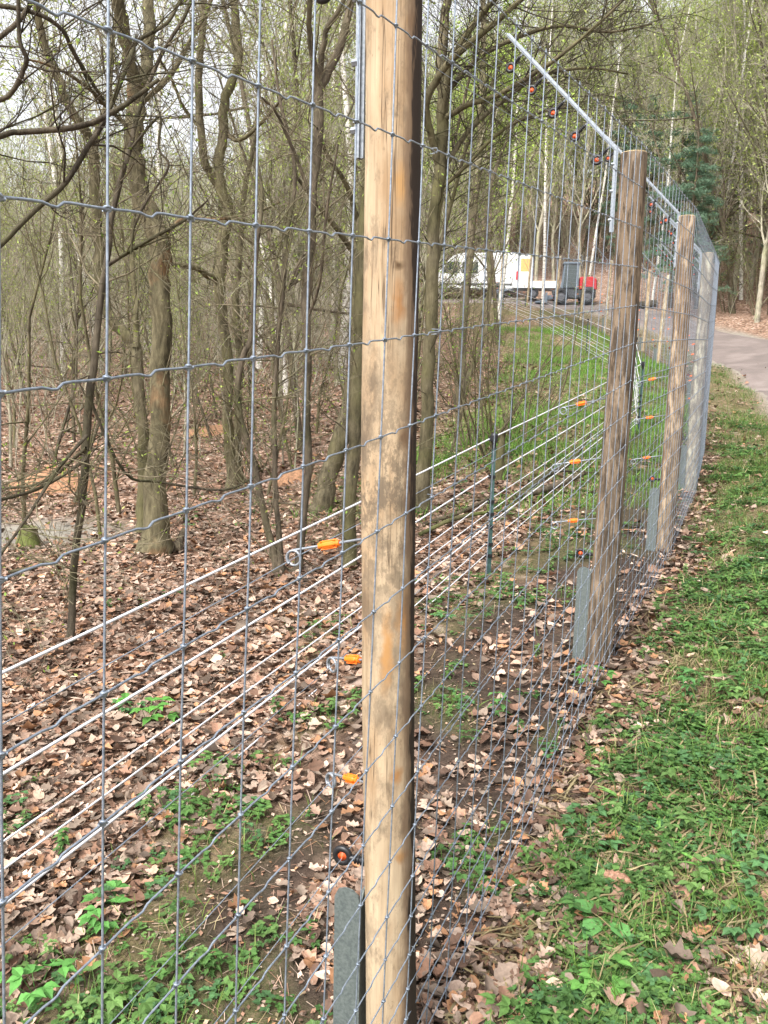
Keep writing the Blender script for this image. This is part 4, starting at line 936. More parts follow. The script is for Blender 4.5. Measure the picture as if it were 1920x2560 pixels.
fg_tree('pale_stem_tree', 13.5, [
    ([(1150, 1010, 26), (1155, 900, 20), (1162, 752, 19), (1174, 637, 18), (1191, 463, 18), (1203, 289, 16), (1209, 58, 13), (1200, -120, 8)], .0, .6),
    ([(1160, 960, 15), (1210, 840, 12), (1225, 700, 12), (1215, 560, 10), (1240, 420, 8), (1290, 300, 5)], (.0, .6), .8)],
    'thin pale stem just right of the spreading tree', M_TWIG, seed=13)

for n_, (u, v, Yd, s, k) in enumerate([(60, 1290, 9.5, 1.0, 0), (105, 1100, 13, 1.1, 1), (255, 1330, 9, .8, 2), (300, 1180, 10.5, 1.1, 0), (440, 1050, 14, 1.0, 3), (480, 1120, 12, .9, 2), (660, 1150, 11.5, .8, 3), (690, 1000, 15, 1.2, 0), (745, 1100, 12.6, .9, 3), (30, 1020, 16, 1.2, 2), (980, 1150, 11, .9, 3), (1010, 1080, 13, 1.0, 0), (170, 1190, 11.4, 1.0, 1), (540, 1000, 16, 1.1, 1), (640, 960, 17, 1.2, 2), (790, 960, 16, 1.1, 0), (350, 960, 17, 1.2, 3), (1120, 1080, 12.5, .8, 3)]):
    q = at(u, v, Yd); place_tree('sapling', SAP[k], (q[0], q[1], gz(q[0], q[1])), n_ * 1.7, s, 'thin twiggy sapling with tiny spring leaves in the leaf litter behind the fence', 'tree', 'saplings behind the fence')
HLAB = ['with many stems right behind the nearest rope fence post', 'with many stems on the grass right of the rope post stump', 'with many stems left of the rope post, beside the thin pale stem', 'low on the bright grass, beside the dark brown post', 'low, up the slope below the front of the white van', 'small, between the twin stemmed and multi stemmed trees', 'low on the grass below the back of the white van', 'hidden behind the nearest post', 'small, at the foot of the thick bent tree']
for n_, (u, v, Yd, s) in enumerate([(1235, 1125, 11.6, .85), (1290, 1060, 13.2, .95), (1180, 1060, 13.0, .9), (1340, 960, 17, .6), (1130, 930, 18, .7), (640, 1100, 13.5, .8), (1250, 900, 21, .6), (880, 1000, 16.5, 1.0), (380, 1130, 12.5, .7)]):
    q = at(u, v, Yd); place_tree('hazel_shrub', SHR[n_ % 2], (q[0], q[1], gz(q[0], q[1])), n_ * 2.1, s, 'leafing hazel shrub ' + HLAB[n_], 'shrub', 'shrubs behind the fence')
for n_, (u, v, Yd, s) in enumerate([(1830, 700, 40, 1.0), (1760, 690, 44, 1.2), (1900, 740, 38, 1.0)]):
    q = at(u, v, Yd); place_tree('green_bush', SHR[n_ % 2], (q[0], q[1], gz(q[0], q[1])), n_ * 2.1, s * 1.4, 'leafing bush on the bank right of the track', 'shrub', 'bushes right of the track')

# ------------------------------------------------------------------ ground cover
lr = np.random.default_rng(21)
def dry_leaf(kind, rows=7, cols=(-1, -.5, 0, .5, 1)):
    ys = np.linspace(-.5, .5, rows); wd = {0: [.03, .17, .13, .27, .19, .22, .02], 1: [.06, .30, .24, .42, .26, .24, .02], 2: [.02, .18, .27, .30, .26, .16, .01], 3: [.02, .15, .22, .25, .24, .17, .02]}[kind]
    wd = np.interp(ys, np.linspace(-.5, .5, 7), wd); fold = lr.uniform(-.15, .5); curl = lr.uniform(-1.3, 1.9); cup = lr.uniform(-.6, 2.6); tw = lr.uniform(-.5, .5); V = []
    for y_, w_ in zip(ys, wd):
        for sx_ in cols:
            xx = sx_ * w_ * lr.uniform(.88, 1.12); z_ = fold * abs(xx) + cup * xx * xx + curl * y_ * y_ * .55 + tw * xx * y_ + lr.normal(0, .018); V.append((xx, y_, z_))
    T = []
    for i in range(rows - 1):
        for j in range(len(cols) - 1): nc_ = len(cols); a_ = i * nc_ + j; T += [[a_, a_ + 1, a_ + nc_ + 1], [a_, a_ + nc_ + 1, a_ + nc_]]
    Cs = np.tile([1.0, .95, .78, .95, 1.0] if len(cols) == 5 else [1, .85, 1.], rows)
    return np.array(V), np.array(T), Cs
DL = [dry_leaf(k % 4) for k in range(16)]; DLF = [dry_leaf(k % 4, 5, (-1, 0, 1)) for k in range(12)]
LCOL = 1.02 * np.array([(.34, .205, .14), (.27, .155, .105), (.42, .28, .205), (.21, .12, .08), (.5, .37, .29), (.36, .19, .10), (.14, .085, .06), (.42, .30, .23), (.27, .2, .155), (.20, .15, .115), (.10, .07, .05), (.34, .26, .20)])
def litter_pts(n, y0, y1, margin, pw):
    f = lr.uniform(0, 1, n); Yp = y0 * (y1 / y0) ** (f ** pw); Xp = lr.uniform(-1, 1, n) * (Yp * .5 + margin); return Xp, Yp
def density_leaf(x, y):
    p, s = fence_sd(x, y); g, so_, mu = masks(x, y); n = fnoise(x, y, 1.9, 55)
    d = np.where(p > 0, 1 - .62 * g - .8 * so_ * (n < .66) - .12 * np.exp(-(p - 1.0) ** 2 / .5), np.where(p > -.35, .75, .13 + .45 * (n > .63))) * (1 - mu * .85)
    return np.where(path_d(x, y) < .1, .06, d)
x, y = litter_pts(108000, .9, 26, 1.0, .82); keep = lr.uniform(0, 1, len(x)) < density_leaf(x, y); x, y = x[keep], y[keep]
sc_ = (.024 + .058 * lr.uniform(0, 1, len(x)) ** 1.9) * np.clip(.9 + y / 22, .8, 2.0); z = ground(x, y) + .008 + lr.uniform(0, .022, len(x))
pos = np.column_stack([x, y, z]); R = frame(len(x), .42, lr); col = LCOL[lr.integers(0, len(LCOL), len(x))] * lr.uniform(.42, 1.2, (len(x), 1))
# the 300 nearest, largest leaves become pieces of their own
vis = np.abs(x / y) < .47; size = np.where(vis & (y > 1.5), sc_ / y, 0); big = np.argsort(-size)[:300]; mask = np.ones(len(x), bool); mask[big] = False
LME = []
for li in range(24):
    V, T, Cs = DL[li % 16]; c = LCOL[lr.integers(0, len(LCOL))] * lr.uniform(.6, 1.15); me = raw_mesh('fallen_leaf', V, T, c[None] * Cs[:, None]); me.materials.append(M_LIT); me.polygons.foreach_set('use_smooth', [True] * len(me.polygons)); LME.append(me)
for b_ in big:
    o = share('fallen_leaf', LME[random.randrange(24)], GROUND); M4 = Matrix([list(r_) for r_ in R[b_]]).to_4x4()
    o.matrix_basis = Matrix.Translation(Vector(pos[b_] + [0, 0, .006])) @ M4 @ Matrix.Scale(float(sc_[b_]) * 1.05, 4)
nearm = mask & (y < 3.6); farm = mask & (y >= 3.6)
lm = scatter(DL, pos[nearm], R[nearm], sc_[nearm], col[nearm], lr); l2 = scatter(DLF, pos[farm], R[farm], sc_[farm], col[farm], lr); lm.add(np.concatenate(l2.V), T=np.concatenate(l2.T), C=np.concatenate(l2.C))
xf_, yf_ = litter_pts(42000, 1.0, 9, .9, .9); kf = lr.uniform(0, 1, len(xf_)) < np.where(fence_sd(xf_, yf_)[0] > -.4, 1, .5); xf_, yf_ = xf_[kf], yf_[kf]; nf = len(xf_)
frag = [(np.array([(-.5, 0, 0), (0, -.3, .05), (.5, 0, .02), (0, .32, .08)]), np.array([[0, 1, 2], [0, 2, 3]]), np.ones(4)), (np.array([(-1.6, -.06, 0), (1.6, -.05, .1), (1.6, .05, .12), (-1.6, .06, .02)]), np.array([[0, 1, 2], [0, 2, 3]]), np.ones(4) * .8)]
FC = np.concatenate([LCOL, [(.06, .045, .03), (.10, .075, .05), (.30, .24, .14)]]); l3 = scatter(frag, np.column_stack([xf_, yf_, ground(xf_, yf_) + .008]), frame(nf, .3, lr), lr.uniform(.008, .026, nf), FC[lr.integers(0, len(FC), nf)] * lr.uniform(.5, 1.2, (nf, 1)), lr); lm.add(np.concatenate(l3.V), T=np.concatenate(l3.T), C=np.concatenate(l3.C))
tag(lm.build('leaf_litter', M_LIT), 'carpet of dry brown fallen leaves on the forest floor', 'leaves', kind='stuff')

# grass blades
def blade():
    w_ = .5; a = lr.uniform(.2, 1.1); V = []; 
    for t_, ww in ((0, 1.), (.4, .85), (.75, .5), (1, 0.02)):
        yy = a * t_ * t_ * .8; zz = t_ * (1 - .28 * a * t_); V += [(-ww * .022, yy, zz), (ww * .022, yy, zz)]
    T = []
    for i in range(3): T += [[2 * i, 2 * i + 1, 2 * i + 3], [2 * i, 2 * i + 3, 2 * i + 2]]
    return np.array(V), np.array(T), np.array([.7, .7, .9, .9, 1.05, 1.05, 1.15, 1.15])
BL = [blade() for _ in range(7)]
GC = .8 * np.array([(.10, .20, .035), (.14, .26, .045), (.08, .16, .03), (.19, .27, .06), (.12, .23, .06)]); DRY = .85 * np.array([(.36, .29, .15), (.44, .36, .2), (.3, .23, .12)])
def verge_pts(n, y0, y1):
    Yp = y0 * (y1 / y0) ** lr.uniform(0, 1, n); xf = np.interp(Yp, POSTS[:, 1], POSTS[:, 0]); Xp = xf + lr.uniform(0, 1, n) * np.minimum(np.maximum(Yp * .5 + .7 - xf, .3), 3.2); return Xp, Yp
def gscatter(n, y0, y1, thr, hs, seed, dry=.12, pw=.85, wide=1.0, verge=False):
    f = lr.uniform(0, 1, n); Yp = y0 * (y1 / y0) ** (f ** pw); Xp = lr.uniform(-1, 1, n) * (Yp * .5 + .9)
    if verge: Xp, Yp = verge_pts(n, y0, y1)
    g, so_, mu = masks(Xp, Yp); tuft = fnoise(Xp, Yp, 6.5, seed, 2); k = (lr.uniform(0, 1, n) < g * np.clip((tuft - thr) * 6, 0, 1) * np.clip(.35 + 2.2 * (fnoise(Xp, Yp, .8, 131) - .33), .25, 1)) & (path_d(Xp, Yp) > .12); Xp, Yp = Xp[k], Yp[k]; m = len(Xp)
    s_ = hs * lr.uniform(.5, 1.3, m) * np.clip(.9 + Yp / 25, .9, 1.7); ps = np.column_stack([Xp, Yp, ground(Xp, Yp) - .004]); Rr = frame(m, .35, lr); c = GC[lr.integers(0, 5, m)]; dr = lr.uniform(0, 1, m) < dry; c = np.where(dr[:, None], DRY[lr.integers(0, 3, m)], c)
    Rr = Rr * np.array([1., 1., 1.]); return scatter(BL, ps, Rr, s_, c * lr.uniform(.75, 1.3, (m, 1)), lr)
def igrass(n):
    Yp = lr.uniform(8.5, 34, n); xf = np.interp(Yp, POSTS[:, 1], POSTS[:, 0]); Xp = xf - lr.uniform(.1, 4.6, n); g, so_, mu = masks(Xp, Yp); k = lr.uniform(0, 1, n) < g * np.clip((fnoise(Xp, Yp, 2.0, 95, 2) - .3) * 5, 0, 1); Xp, Yp = Xp[k], Yp[k]; m = len(Xp)
    return scatter(BL, np.column_stack([Xp, Yp, ground(Xp, Yp) - .004]), frame(m, .35, lr), lr.uniform(.1, .22, m), np.array([(.13, .27, .04), (.17, .32, .05), (.11, .22, .035)])[lr.integers(0, 3, m)] * lr.uniform(.8, 1.25, (m, 1)), lr)
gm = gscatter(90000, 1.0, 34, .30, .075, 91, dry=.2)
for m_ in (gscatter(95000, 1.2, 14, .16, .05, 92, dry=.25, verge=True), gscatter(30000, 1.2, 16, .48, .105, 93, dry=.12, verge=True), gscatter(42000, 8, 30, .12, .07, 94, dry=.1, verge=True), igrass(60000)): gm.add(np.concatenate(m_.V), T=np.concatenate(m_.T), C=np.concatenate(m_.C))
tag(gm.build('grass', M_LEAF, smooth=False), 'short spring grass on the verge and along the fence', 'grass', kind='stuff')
# dry matted straw on the verge
f = lr.uniform(0, 1, 9000); Xp, Yp = verge_pts(17000, 1.2, 11); p, s = fence_sd(Xp, Yp); tn = fnoise(Xp, Yp, 1.6, 101); k = (p < -.1) & (tn > .40); Xp, Yp = Xp[k], Yp[k]; m = len(Xp)
a = lr.uniform(0, 6.28, m); lay = np.stack([np.stack([np.cos(a), -np.sin(a), np.zeros(m)], 1), np.stack([np.sin(a), np.cos(a), np.zeros(m)], 1), np.tile([0, 0, 1.], (m, 1))], 1); Rl = frame(m, .12, lr) @ np.array([[1, 0, 0], [0, 0, 1], [0, -1, 0.]])
sm = scatter(BL, np.column_stack([Xp, Yp, ground(Xp, Yp) + lr.uniform(.01, .04, m)]), Rl, lr.uniform(.08, .22, m), DRY[lr.integers(0, 3, m)] * lr.uniform(.7, 1.2, (m, 1)), lr)
tag(sm.build('dry_straw', M_LEAF, smooth=False), 'matted dry grass straw lying on the verge', 'straw', kind='stuff')
# leafy weeds
def leaflet(L, wd, droop, lob=True):
    P = [(0, 0), (.5, .18), (.62, .38), (.8, .45), (.55, .68), (.3, .8), (0, 1.05), (-.3, .8), (-.55, .68), (-.8, .45), (-.62, .38), (-.5, .18)] if lob else [(0, 0), (.6, .25), (.8, .5), (.5, .8), (0, 1.05), (-.5, .8), (-.8, .5), (-.6, .25)]
    P = np.array(P); V = np.column_stack([P[:, 0] * wd, P[:, 1] * L, -droop * P[:, 1] ** 2 * L + .25 * np.abs(P[:, 0]) * wd]); V = np.concatenate([V, [[0, .5 * L, -droop * .25 * L - .01 * L]]]); n = len(P)
    return V, np.array([[n, i, (i + 1) % n] for i in range(n)])
def weed(kind):
    m = MB(); rg_ = random.Random(kind * 13 + 5); cs = []
    def add(V, T, c): m.add(V, T=T); cs.append(np.full(len(V), c))
    def stem(a, b):
        a = np.array(a); b = np.array(b); d = np.array([.012, 0, 0]); add(np.array([a - d, a + d, b + d * .6, b - d * .6]), np.array([[0, 1, 2], [0, 2, 3]]), .8)
    def rot(V, az, el, at_):
        ca, sa = math.cos(az), math.sin(az); ce, se = math.cos(el), math.sin(el); V = V @ np.array([[1, 0, 0], [0, ce, -se], [0, se, ce]]).T; V = V @ np.array([[ca, -sa, 0], [sa, ca, 0], [0, 0, 1]]).T; return V + np.array(at_)
    if kind < 3:        # ground elder like: stems with three leaflets
        for i in range(7):
            az = rg_.uniform(0, 6.28); r_ = rg_.uniform(.15, .75); z_ = rg_.uniform(.3, .85); e = (-math.sin(az) * r_, math.cos(az) * r_, z_); stem((0, 0, 0), e)
            for da in (-1.0, 0, 1.0):
                V, T = leaflet(rg_.uniform(.3, .45), .17, .25); add(rot(V, az + da, rg_.uniform(-.1, .35), e), T, rg_.uniform(.8, 1.25))
    elif kind < 5:      # upright nettle like
        for s_ in range(3):
            bx_, by_ = rg_.gauss(0, .16), rg_.gauss(0, .16); stem((bx_, by_, 0), (bx_ * 1.5, by_ * 1.5, 1.1))
            for j in range(4):
                z_ = .25 + .24 * j
                for q in range(2):
                    V, T = leaflet(.34 - .03 * j, .12, .45); add(rot(V, q * math.pi + j * 1.57 + s_, .1, (bx_ * (1 + .5 * z_), by_ * (1 + .5 * z_), z_)), T, .8 + .12 * j)
    elif kind == 5:     # dandelion like rosette
        for i in range(10):
            V, T = leaflet(rg_.uniform(.7, 1.1), .11, .5); add(rot(V, i * .63 + rg_.uniform(-.2, .2), rg_.uniform(.3, 1.0), (0, 0, 0)), T, rg_.uniform(.85, 1.2))
    elif kind > 6:      # small clover like tufts
        for i in range(6):
            az = rg_.uniform(0, 6.28); r_ = rg_.uniform(.1, .6); e = (-math.sin(az) * r_, math.cos(az) * r_, rg_.uniform(.1, .45))
            for da in (-1.3, 0, 1.3):
                L_ = rg_.uniform(.22, .36); P_ = np.array([(0, 0, 0), (.45 * L_, .5 * L_, .06 * L_), (0, L_, -.1 * L_), (-.45 * L_, .5 * L_, .06 * L_)]); add(rot(P_, az + da, rg_.uniform(-.1, .4), e), np.array([[0, 1, 2], [0, 2, 3]]), rg_.uniform(.75, 1.25))
    else:               # broad leaves
        for i in range(5):
            az = i * 1.25 + rg_.uniform(-.3, .3); e = (-math.sin(az) * .25, math.cos(az) * .25, .3); stem((0, 0, 0), e); V, T = leaflet(.75, .33, .2, False); add(rot(V, az, rg_.uniform(.0, .4), e), T, rg_.uniform(.9, 1.2))
    return np.concatenate(m.V), np.concatenate(m.T), np.concatenate(cs)
WD = [weed(k) for k in range(10)]
WC = .82 * np.array([(.085, .185, .045), (.115, .225, .055), (.07, .155, .04), (.14, .25, .07), (.08, .18, .065)])
def wpts(n, y0, y1, pw):
    f = lr.uniform(0, 1, n); Yp = y0 * (y1 / y0) ** (f ** pw); Xp = lr.uniform(-1, 1, n) * (Yp * .5 + .9); g, so_, mu = masks(Xp, Yp); tn = fnoise(Xp, Yp, 2.4, 111, 2)
    k = (lr.uniform(0, 1, n) < np.clip(g * 1.1 * (tn > .42) * np.where(fence_sd(Xp, Yp)[0] > 0, .6, 1.0) + .02 * (1 - mu) * (fence_sd(Xp, Yp)[0] > 0), 0, 1)) & (path_d(Xp, Yp) > .15); return Xp[k], Yp[k]
x, y = wpts(5500, 1.0, 26, .8); m = len(x); s_ = lr.uniform(.045, .105, m) * np.clip(.9 + y / 25, .9, 1.6); pos = np.column_stack([x, y, ground(x, y) - .004]); R = frame(m, .15, lr); col = WC[lr.integers(0, 5, m)] * lr.uniform(.75, 1.25, (m, 1))
wm = scatter([WD[i] for i in (0, 1, 2, 0, 1, 2, 3, 4, 5)], pos, R, s_, col, lr)
x, y = verge_pts(16000, 1.2, 15); g, so_, mu = masks(x, y); tn = fnoise(x, y, 1.7, 121, 2); k = (lr.uniform(0, 1, len(x)) < g * np.clip((tn - .38) * 4, .05, .8)) & (path_d(x, y) > .15); x, y = x[k], y[k]
xi, yi = litter_pts(9000, 1.0, 12, .8, .9); gi = masks(xi, yi)[0]; k = (lr.uniform(0, 1, len(xi)) < gi * .8) & (fence_sd(xi, yi)[0] > 0); x = np.concatenate([x, xi[k]]); y = np.concatenate([y, yi[k]]); m = len(x)
m_ = scatter(WD[7:10], np.column_stack([x, y, ground(x, y) + .004]), frame(m, .2, lr), lr.uniform(.035, .08, m) * np.clip(.9 + y / 20, .9, 1.6), WC[lr.integers(0, 5, m)] * lr.uniform(.75, 1.25, (m, 1)), lr)
wm.add(np.concatenate(m_.V), T=np.concatenate(m_.T), C=np.concatenate(m_.C))
tag(wm.build('ground_cover', M_LEAF, smooth=False), 'low leafy weeds covering the verge and forest edge', 'weeds', kind='stuff')
# single plants that stand out
def plant(name, kind, u, v, size, col, label, rz=0.0, cat='plant', group=None):
    d = ray(u, v); Yg = 2.0     # walk down the ray to the ground
    for Yt in np.arange(1.0, 40, .02):
        q = d * (Yt / d[1]); 
        if q[2] + EYE < gz(q[0], q[1]): break
    V, T, Cs = WD[kind]; C = np.array(col)[None] * Cs[:, None]; o = obj(name, V * size, T, M_LEAF, colors=C, smooth=False); o.location = (q[0], q[1], gz(q[0], q[1]) - .004); o.rotation_euler = (0, 0, rz)
    return tag(o, label, cat, group)
plant('herb_clump', 0, 368, 1810, .17, (.10, .27, .05), 'bright green herb clump alone in the leaf litter left of the nearest post')
plant('broad_leaf_plant', 6, 1510, 2320, .12, (.10, .25, .07), 'plant with one large round leaf on the verge, bottom of picture', 1.2)
plant('rosette_plant', 5, 1640, 2110, .12, (.15, .31, .07), 'pale green rosette of long leaves low on the verge', .3)
plant('rosette_plant', 5, 1560, 2010, .11, (.16, .32, .08), 'leaning long leaved rosette beside the dry straw on the verge', 2.2)
plant('rosette_plant', 5, 1770, 2190, .12, (.13, .3, .06), 'tall narrow leaved rosette at the right of the verge', 4.0)
plant('nettle', 3, 1250, 1795, .12, (.08, .19, .05), 'dark leafy nettle clump in the bare soil behind the mesh', .4)
plant('nettle', 4, 1720, 1760, .15, (.08, .20, .06), 'dark nettle like clump on the right of the verge', 1.4)
plant('herb_clump', 1, 1480, 1720, .12, (.09, .22, .05), 'green weed clump at the foot of the dark brown post')
plant('herb_clump', 2, 1490, 2490, .10, (.10, .24, .05), 'leafy weed clump at the bottom edge right of the nearest post', 1.0)
plant('herb_clump', 1, 270, 2320, .12, (.10, .26, .06), 'small green herb clump near the bottom left behind the mesh', 2.0)
plant('herb_clump', 2, 90, 2500, .13, (.10, .27, .06), 'green herb clump in the bottom left corner', .6)

# ------------------------------------------------------------------ dead wood
def log_thing(name, pts, rad, mat, label, cat='log', n=9, branches=()):
    b = MB(); P = cat_(np.array(pts, float)); b.tube(P, np.interp(np.linspace(0, 1, len(P)), np.linspace(0, 1, len(rad)), rad), n)
    for (bp, br) in branches: b.tube(cat_(np.array(bp, float)), np.linspace(br, br * .4, 3 * (len(bp) - 1) + 1), 6)
    return tag(b.build(name, mat), label, cat)
def cat_(P): return cat(P, 3) if len(P) > 2 else P
def gp(u, v, Yd, dz=0.0):
    q = at(u, v, Yd); return (q[0], q[1], gz(q[0], q[1]) + dz)
log_thing('fallen_log', [gp(350, 1440, 8.2, .03), gp(400, 1432, 8.25, .05), gp(452, 1420, 8.3, .07)], [.035, .05, .06], M_BARK2, 'short broken log lying in the litter before the bent tree', branches=[([gp(446, 1420, 8.3, .05), gp(455, 1418, 8.32, .17), gp(462, 1418, 8.35, .24)], .05)])
log_thing('dead_branch', [gp(1300, 1150, 9.6, .04), gp(1370, 1090, 9.9, .16), gp(1430, 1060, 10.2, .30), gp(1480, 1030, 10.5, .55)], [.035, .035, .03, .015], M_DARK, 'dark dead branch propped across the brush pile beyond the rope post', 'branch', branches=[([gp(1390, 1080, 10, .2), gp(1440, 1100, 10.1, .2), gp(1490, 1085, 10.2, .12)], .018)])
log_thing('dead_branch', [gp(1290, 1175, 9.3, .05), gp(1380, 1120, 9.5, .10), gp(1470, 1060, 9.9, .22)], [.04, .04, .03], M_BARK2, 'thick brown dead branch at the bottom of the brush pile', 'branch')
log_thing('dead_branch', [gp(1050, 1270, 8.1, .05), gp(1150, 1235, 8.3, .09), gp(1300, 1205, 8.8, .05)], [.02, .025, .012], M_MOSS, 'mossy green fallen branch between the nearest post and the rope post', 'branch')
log_thing('dead_branch', [gp(1060, 1255, 8.6, .03), gp(1160, 1230, 8.8, .05), gp(1240, 1190, 9.2, .1)], [.022, .022, .012], M_BARK2, 'brown fallen branch lying behind the mossy one', 'branch')
log_thing('tree_stump', [gp(1250, 1165, 10.6, -.1), gp(1250, 1150, 10.6, .3), gp(1258, 1100, 10.6, .62)], [.09, .055, .03], M_BARK, 'broken mossy stump at the foot of the hazel shrubs', 'stump', n=11)
log_thing('tree_stump', [gp(70, 1390, 8.6, -.1), gp(72, 1370, 8.6, .1), gp(74, 1350, 8.6, .2)], [.16, .1, .085], M_MOSS, 'low mossy stump beside the bare mud on the left', 'stump', n=11)
log_thing('fallen_log', [gp(20, 1440, 7.4, .03), gp(90, 1432, 7.5, .04)], [.022, .018], M_BARK2, 'pale stick lying on the litter at the left edge', 'stick')
log_thing('fallen_log', [gp(1570, 745, 43, .16), gp(1640, 735, 44, .16)], [.2, .2], M_BARK2, 'felled log lying beside the track near the red machine')
M_SAND = plain('sandy_soil', (.25, .135, .075), .95, var=.5, sc=22)
for n_, (u, v, Yd, wd, ht, lab) in enumerate([(120, 1120, 12.6, .55, .35, 'orange bank of dug sandy soil among the trees at the far left'), (735, 1195, 12.4, .3, .12, 'small orange soil patch left of the nearest post behind the multi stemmed tree'), (520, 960, 17, .5, .12, 'low orange soil patch up the slope behind the twin stemmed tree')]):
    x, y, z = gp(u, v, Yd); V = [(x, y, z + ht)]; T = []; nr_, na_ = 7, 22
    for i in range(1, nr_ + 1):
        for j in range(na_):
            a = 2 * math.pi * j / na_; r_ = wd * i / nr_; px, py = x + r_ * math.cos(a) * 1.3, y + r_ * math.sin(a); V.append((px, py, gz(px, py) + (ht * (1 - (i / nr_) ** 1.4) + (float(fnoise(px, py, 5, 7)) - .5) * ht * .9 if i < nr_ else -.06)))
    T = [[0, 1 + j, 1 + (j + 1) % na_] for j in range(na_)]; Q = [[1 + (i - 1) * na_ + j, 1 + i * na_ + j, 1 + i * na_ + (j + 1) % na_, 1 + (i - 1) * na_ + (j + 1) % na_] for i in range(1, nr_) for j in range(na_)]
    tag(obj('sandy_soil_heap', V, [np.array(Q), np.array(T)], M_SAND), lab, 'soil', 'orange soil patches')
# pine cone on the verge
x, y = at(1545, 2180, 2.55)[:2]; b = MB(); cz = gz(x, y) + .022; R0 = np.array(Matrix.Rotation(math.pi / 2 - .15, 3, 'Y') ); R1 = np.array(Matrix.Rotation(-.7, 3, 'Z')); RR = R1 @ R0
prof = [(.001, -.055)] + [(.021 * math.sin(math.pi * (i + 1.5) / 12) ** .7 + (.004 if i % 2 else 0), -.05 + .1 * i / 10) for i in range(10)] + [(.001, .058)]
b.lathe(prof, 12, c=(x, y, cz), R=RR); tag(b.build('spruce_cone', plain('cone_scales', (.26, .14, .09), .7, var=.5, sc=90), smooth=False), 'brown spruce cone lying on the grass verge', 'cone')

# ------------------------------------------------------------------ vehicles up the track
M_WHITE = plain('white_paint', (.66, .67, .68), .3, var=.03); M_GLASS = plain('dark_glass', (.03, .045, .045), .08, spec=.8); M_TYRE = plain('tyre_rubber', (.02, .02, .022), .8); M_TRIM = plain('dark_trim', (.05, .055, .06), .6)
M_RED = plain('red_paint', (.42, .018, .022), .4, var=.12); M_GREY = plain('grey_paint', (.12, .15, .185), .4, var=.12); M_TAIL = plain('tail_lamp', (.5, .015, .02), .2, var=.05); M_PLY = plain('plywood', (.62, .36, .13), .7, var=.12, sc=8); M_RIM = plain('wheel_rim', (.10, .10, .11), .5, .4)
def bevel(o, wd=.02, seg=2):
    md = o.modifiers.new('bevel', 'BEVEL'); md.width = wd; md.segments = seg; md.limit_method = 'ANGLE'; return o
def prism(name, prof, y0, y1, mat, parent, bev=0.0, inset=0.0):
    n = len(prof); V = [(x, y0 , z) for x, z in prof] + [(x, y1, z) for x, z in prof]; bm = bmesh.new(); vs = [bm.verts.new(v) for v in V]
    bm.faces.new(vs[:n]); bm.faces.new(vs[n:][::-1])
    for i in range(n): bm.faces.new((vs[i], vs[n + i], vs[n + (i + 1) % n], vs[(i + 1) % n]))
    bmesh.ops.recalc_face_normals(bm, faces=bm.faces)
    me = bpy.data.meshes.new(name); bm.to_mesh(me); bm.free(); o = link_mesh(name, me, mat, parent, False)
    if bev: bevel(o, bev, 3)
    return o
def wheel(parent, x, y, z, r, wd):
    b = MB(); RY = np.array([[1, 0, 0], [0, 0, 1], [0, -1, 0]])
    b.lathe([(r * .55, -wd / 2), (r * .92, -wd / 2), (r, -wd * .3), (r, wd * .3), (r * .92, wd / 2), (r * .55, wd / 2), (r * .55, -wd / 2)], 20, R=RY); o = b.build('wheel', M_TYRE, parent); o.location = (x, y, z)
    c = MB(); c.lathe([(.001, -wd * .42), (r * .2, -wd * .42), (r * .5, -wd * .3), (r * .56, -wd * .35), (r * .56, wd * .35), (r * .5, wd * .3), (r * .2, wd * .42), (.001, wd * .42)], 14, R=RY); q = c.build('rim', M_RIM, o); return o
# van: +x is forward in its own frame
vx, vy = 5.0, 53.6; VAN = empty('delivery_van', (vx, vy, gz(vx, vy) + .03), math.pi - .10); tag(VAN, 'white high roof van with an open rear door standing across the track', 'van')
prof = [(-2.9, .38), (2.45, .38), (2.72, .5), (2.78, .85), (2.62, 1.08), (1.95, 1.28), (1.35, 2.05), (1.0, 2.36), (.5, 2.52), (-2.75, 2.55), (-2.9, 2.42)]
prism('body', prof, -.98, .98, M_WHITE, VAN, .07)
for s in (-1, 1):
    ys = s * .985
    def panel(name, pr, mat, off=.0, th=.012):
        return prism(name, pr, s * (.978 + off), s * (.978 + off + th), mat, VAN)
    panel('door_window', [(1.82, 1.34), (1.30, 2.0), (.62, 2.0), (.62, 1.32)], M_GLASS); panel('side_window', [(.45, 1.32), (.45, 1.98), (-.5, 1.98), (-.5, 1.32)], M_GLASS) if s == 1 else None
    panel('side_moulding', [(2.5, .62), (2.5, .74), (-2.85, .74), (-2.85, .62)], M_TRIM, .002); panel('sill', [(2.3, .385), (2.3, .45), (-2.8, .45), (-2.8, .385)], M_TRIM, .003)
    panel('door', [(1.9, .5), (1.86, 1.26), (.6, 1.26), (.6, .5)], M_WHITE, .001, .01)
    for wx in (1.85, -1.75):
        panel('wheel_arch', [(wx + .46 * math.cos(a), .36 + .46 * math.sin(a)) for a in np.linspace(-.0, math.pi, 14)], M_TRIM, .004); wheel(VAN, wx, s * .88, .34, .34, .24)
    prism('tail_lamp', [(-2.93, .95), (-2.93, 1.45), (-2.80, 1.45), (-2.80, .95)], s * .86, s * .995, M_TAIL, VAN); prism('headlight', [(2.55, .85), (2.60, 1.06), (2.2, 1.14), (2.2, .95)], s * .7, s * .992, M_GLASS, VAN)
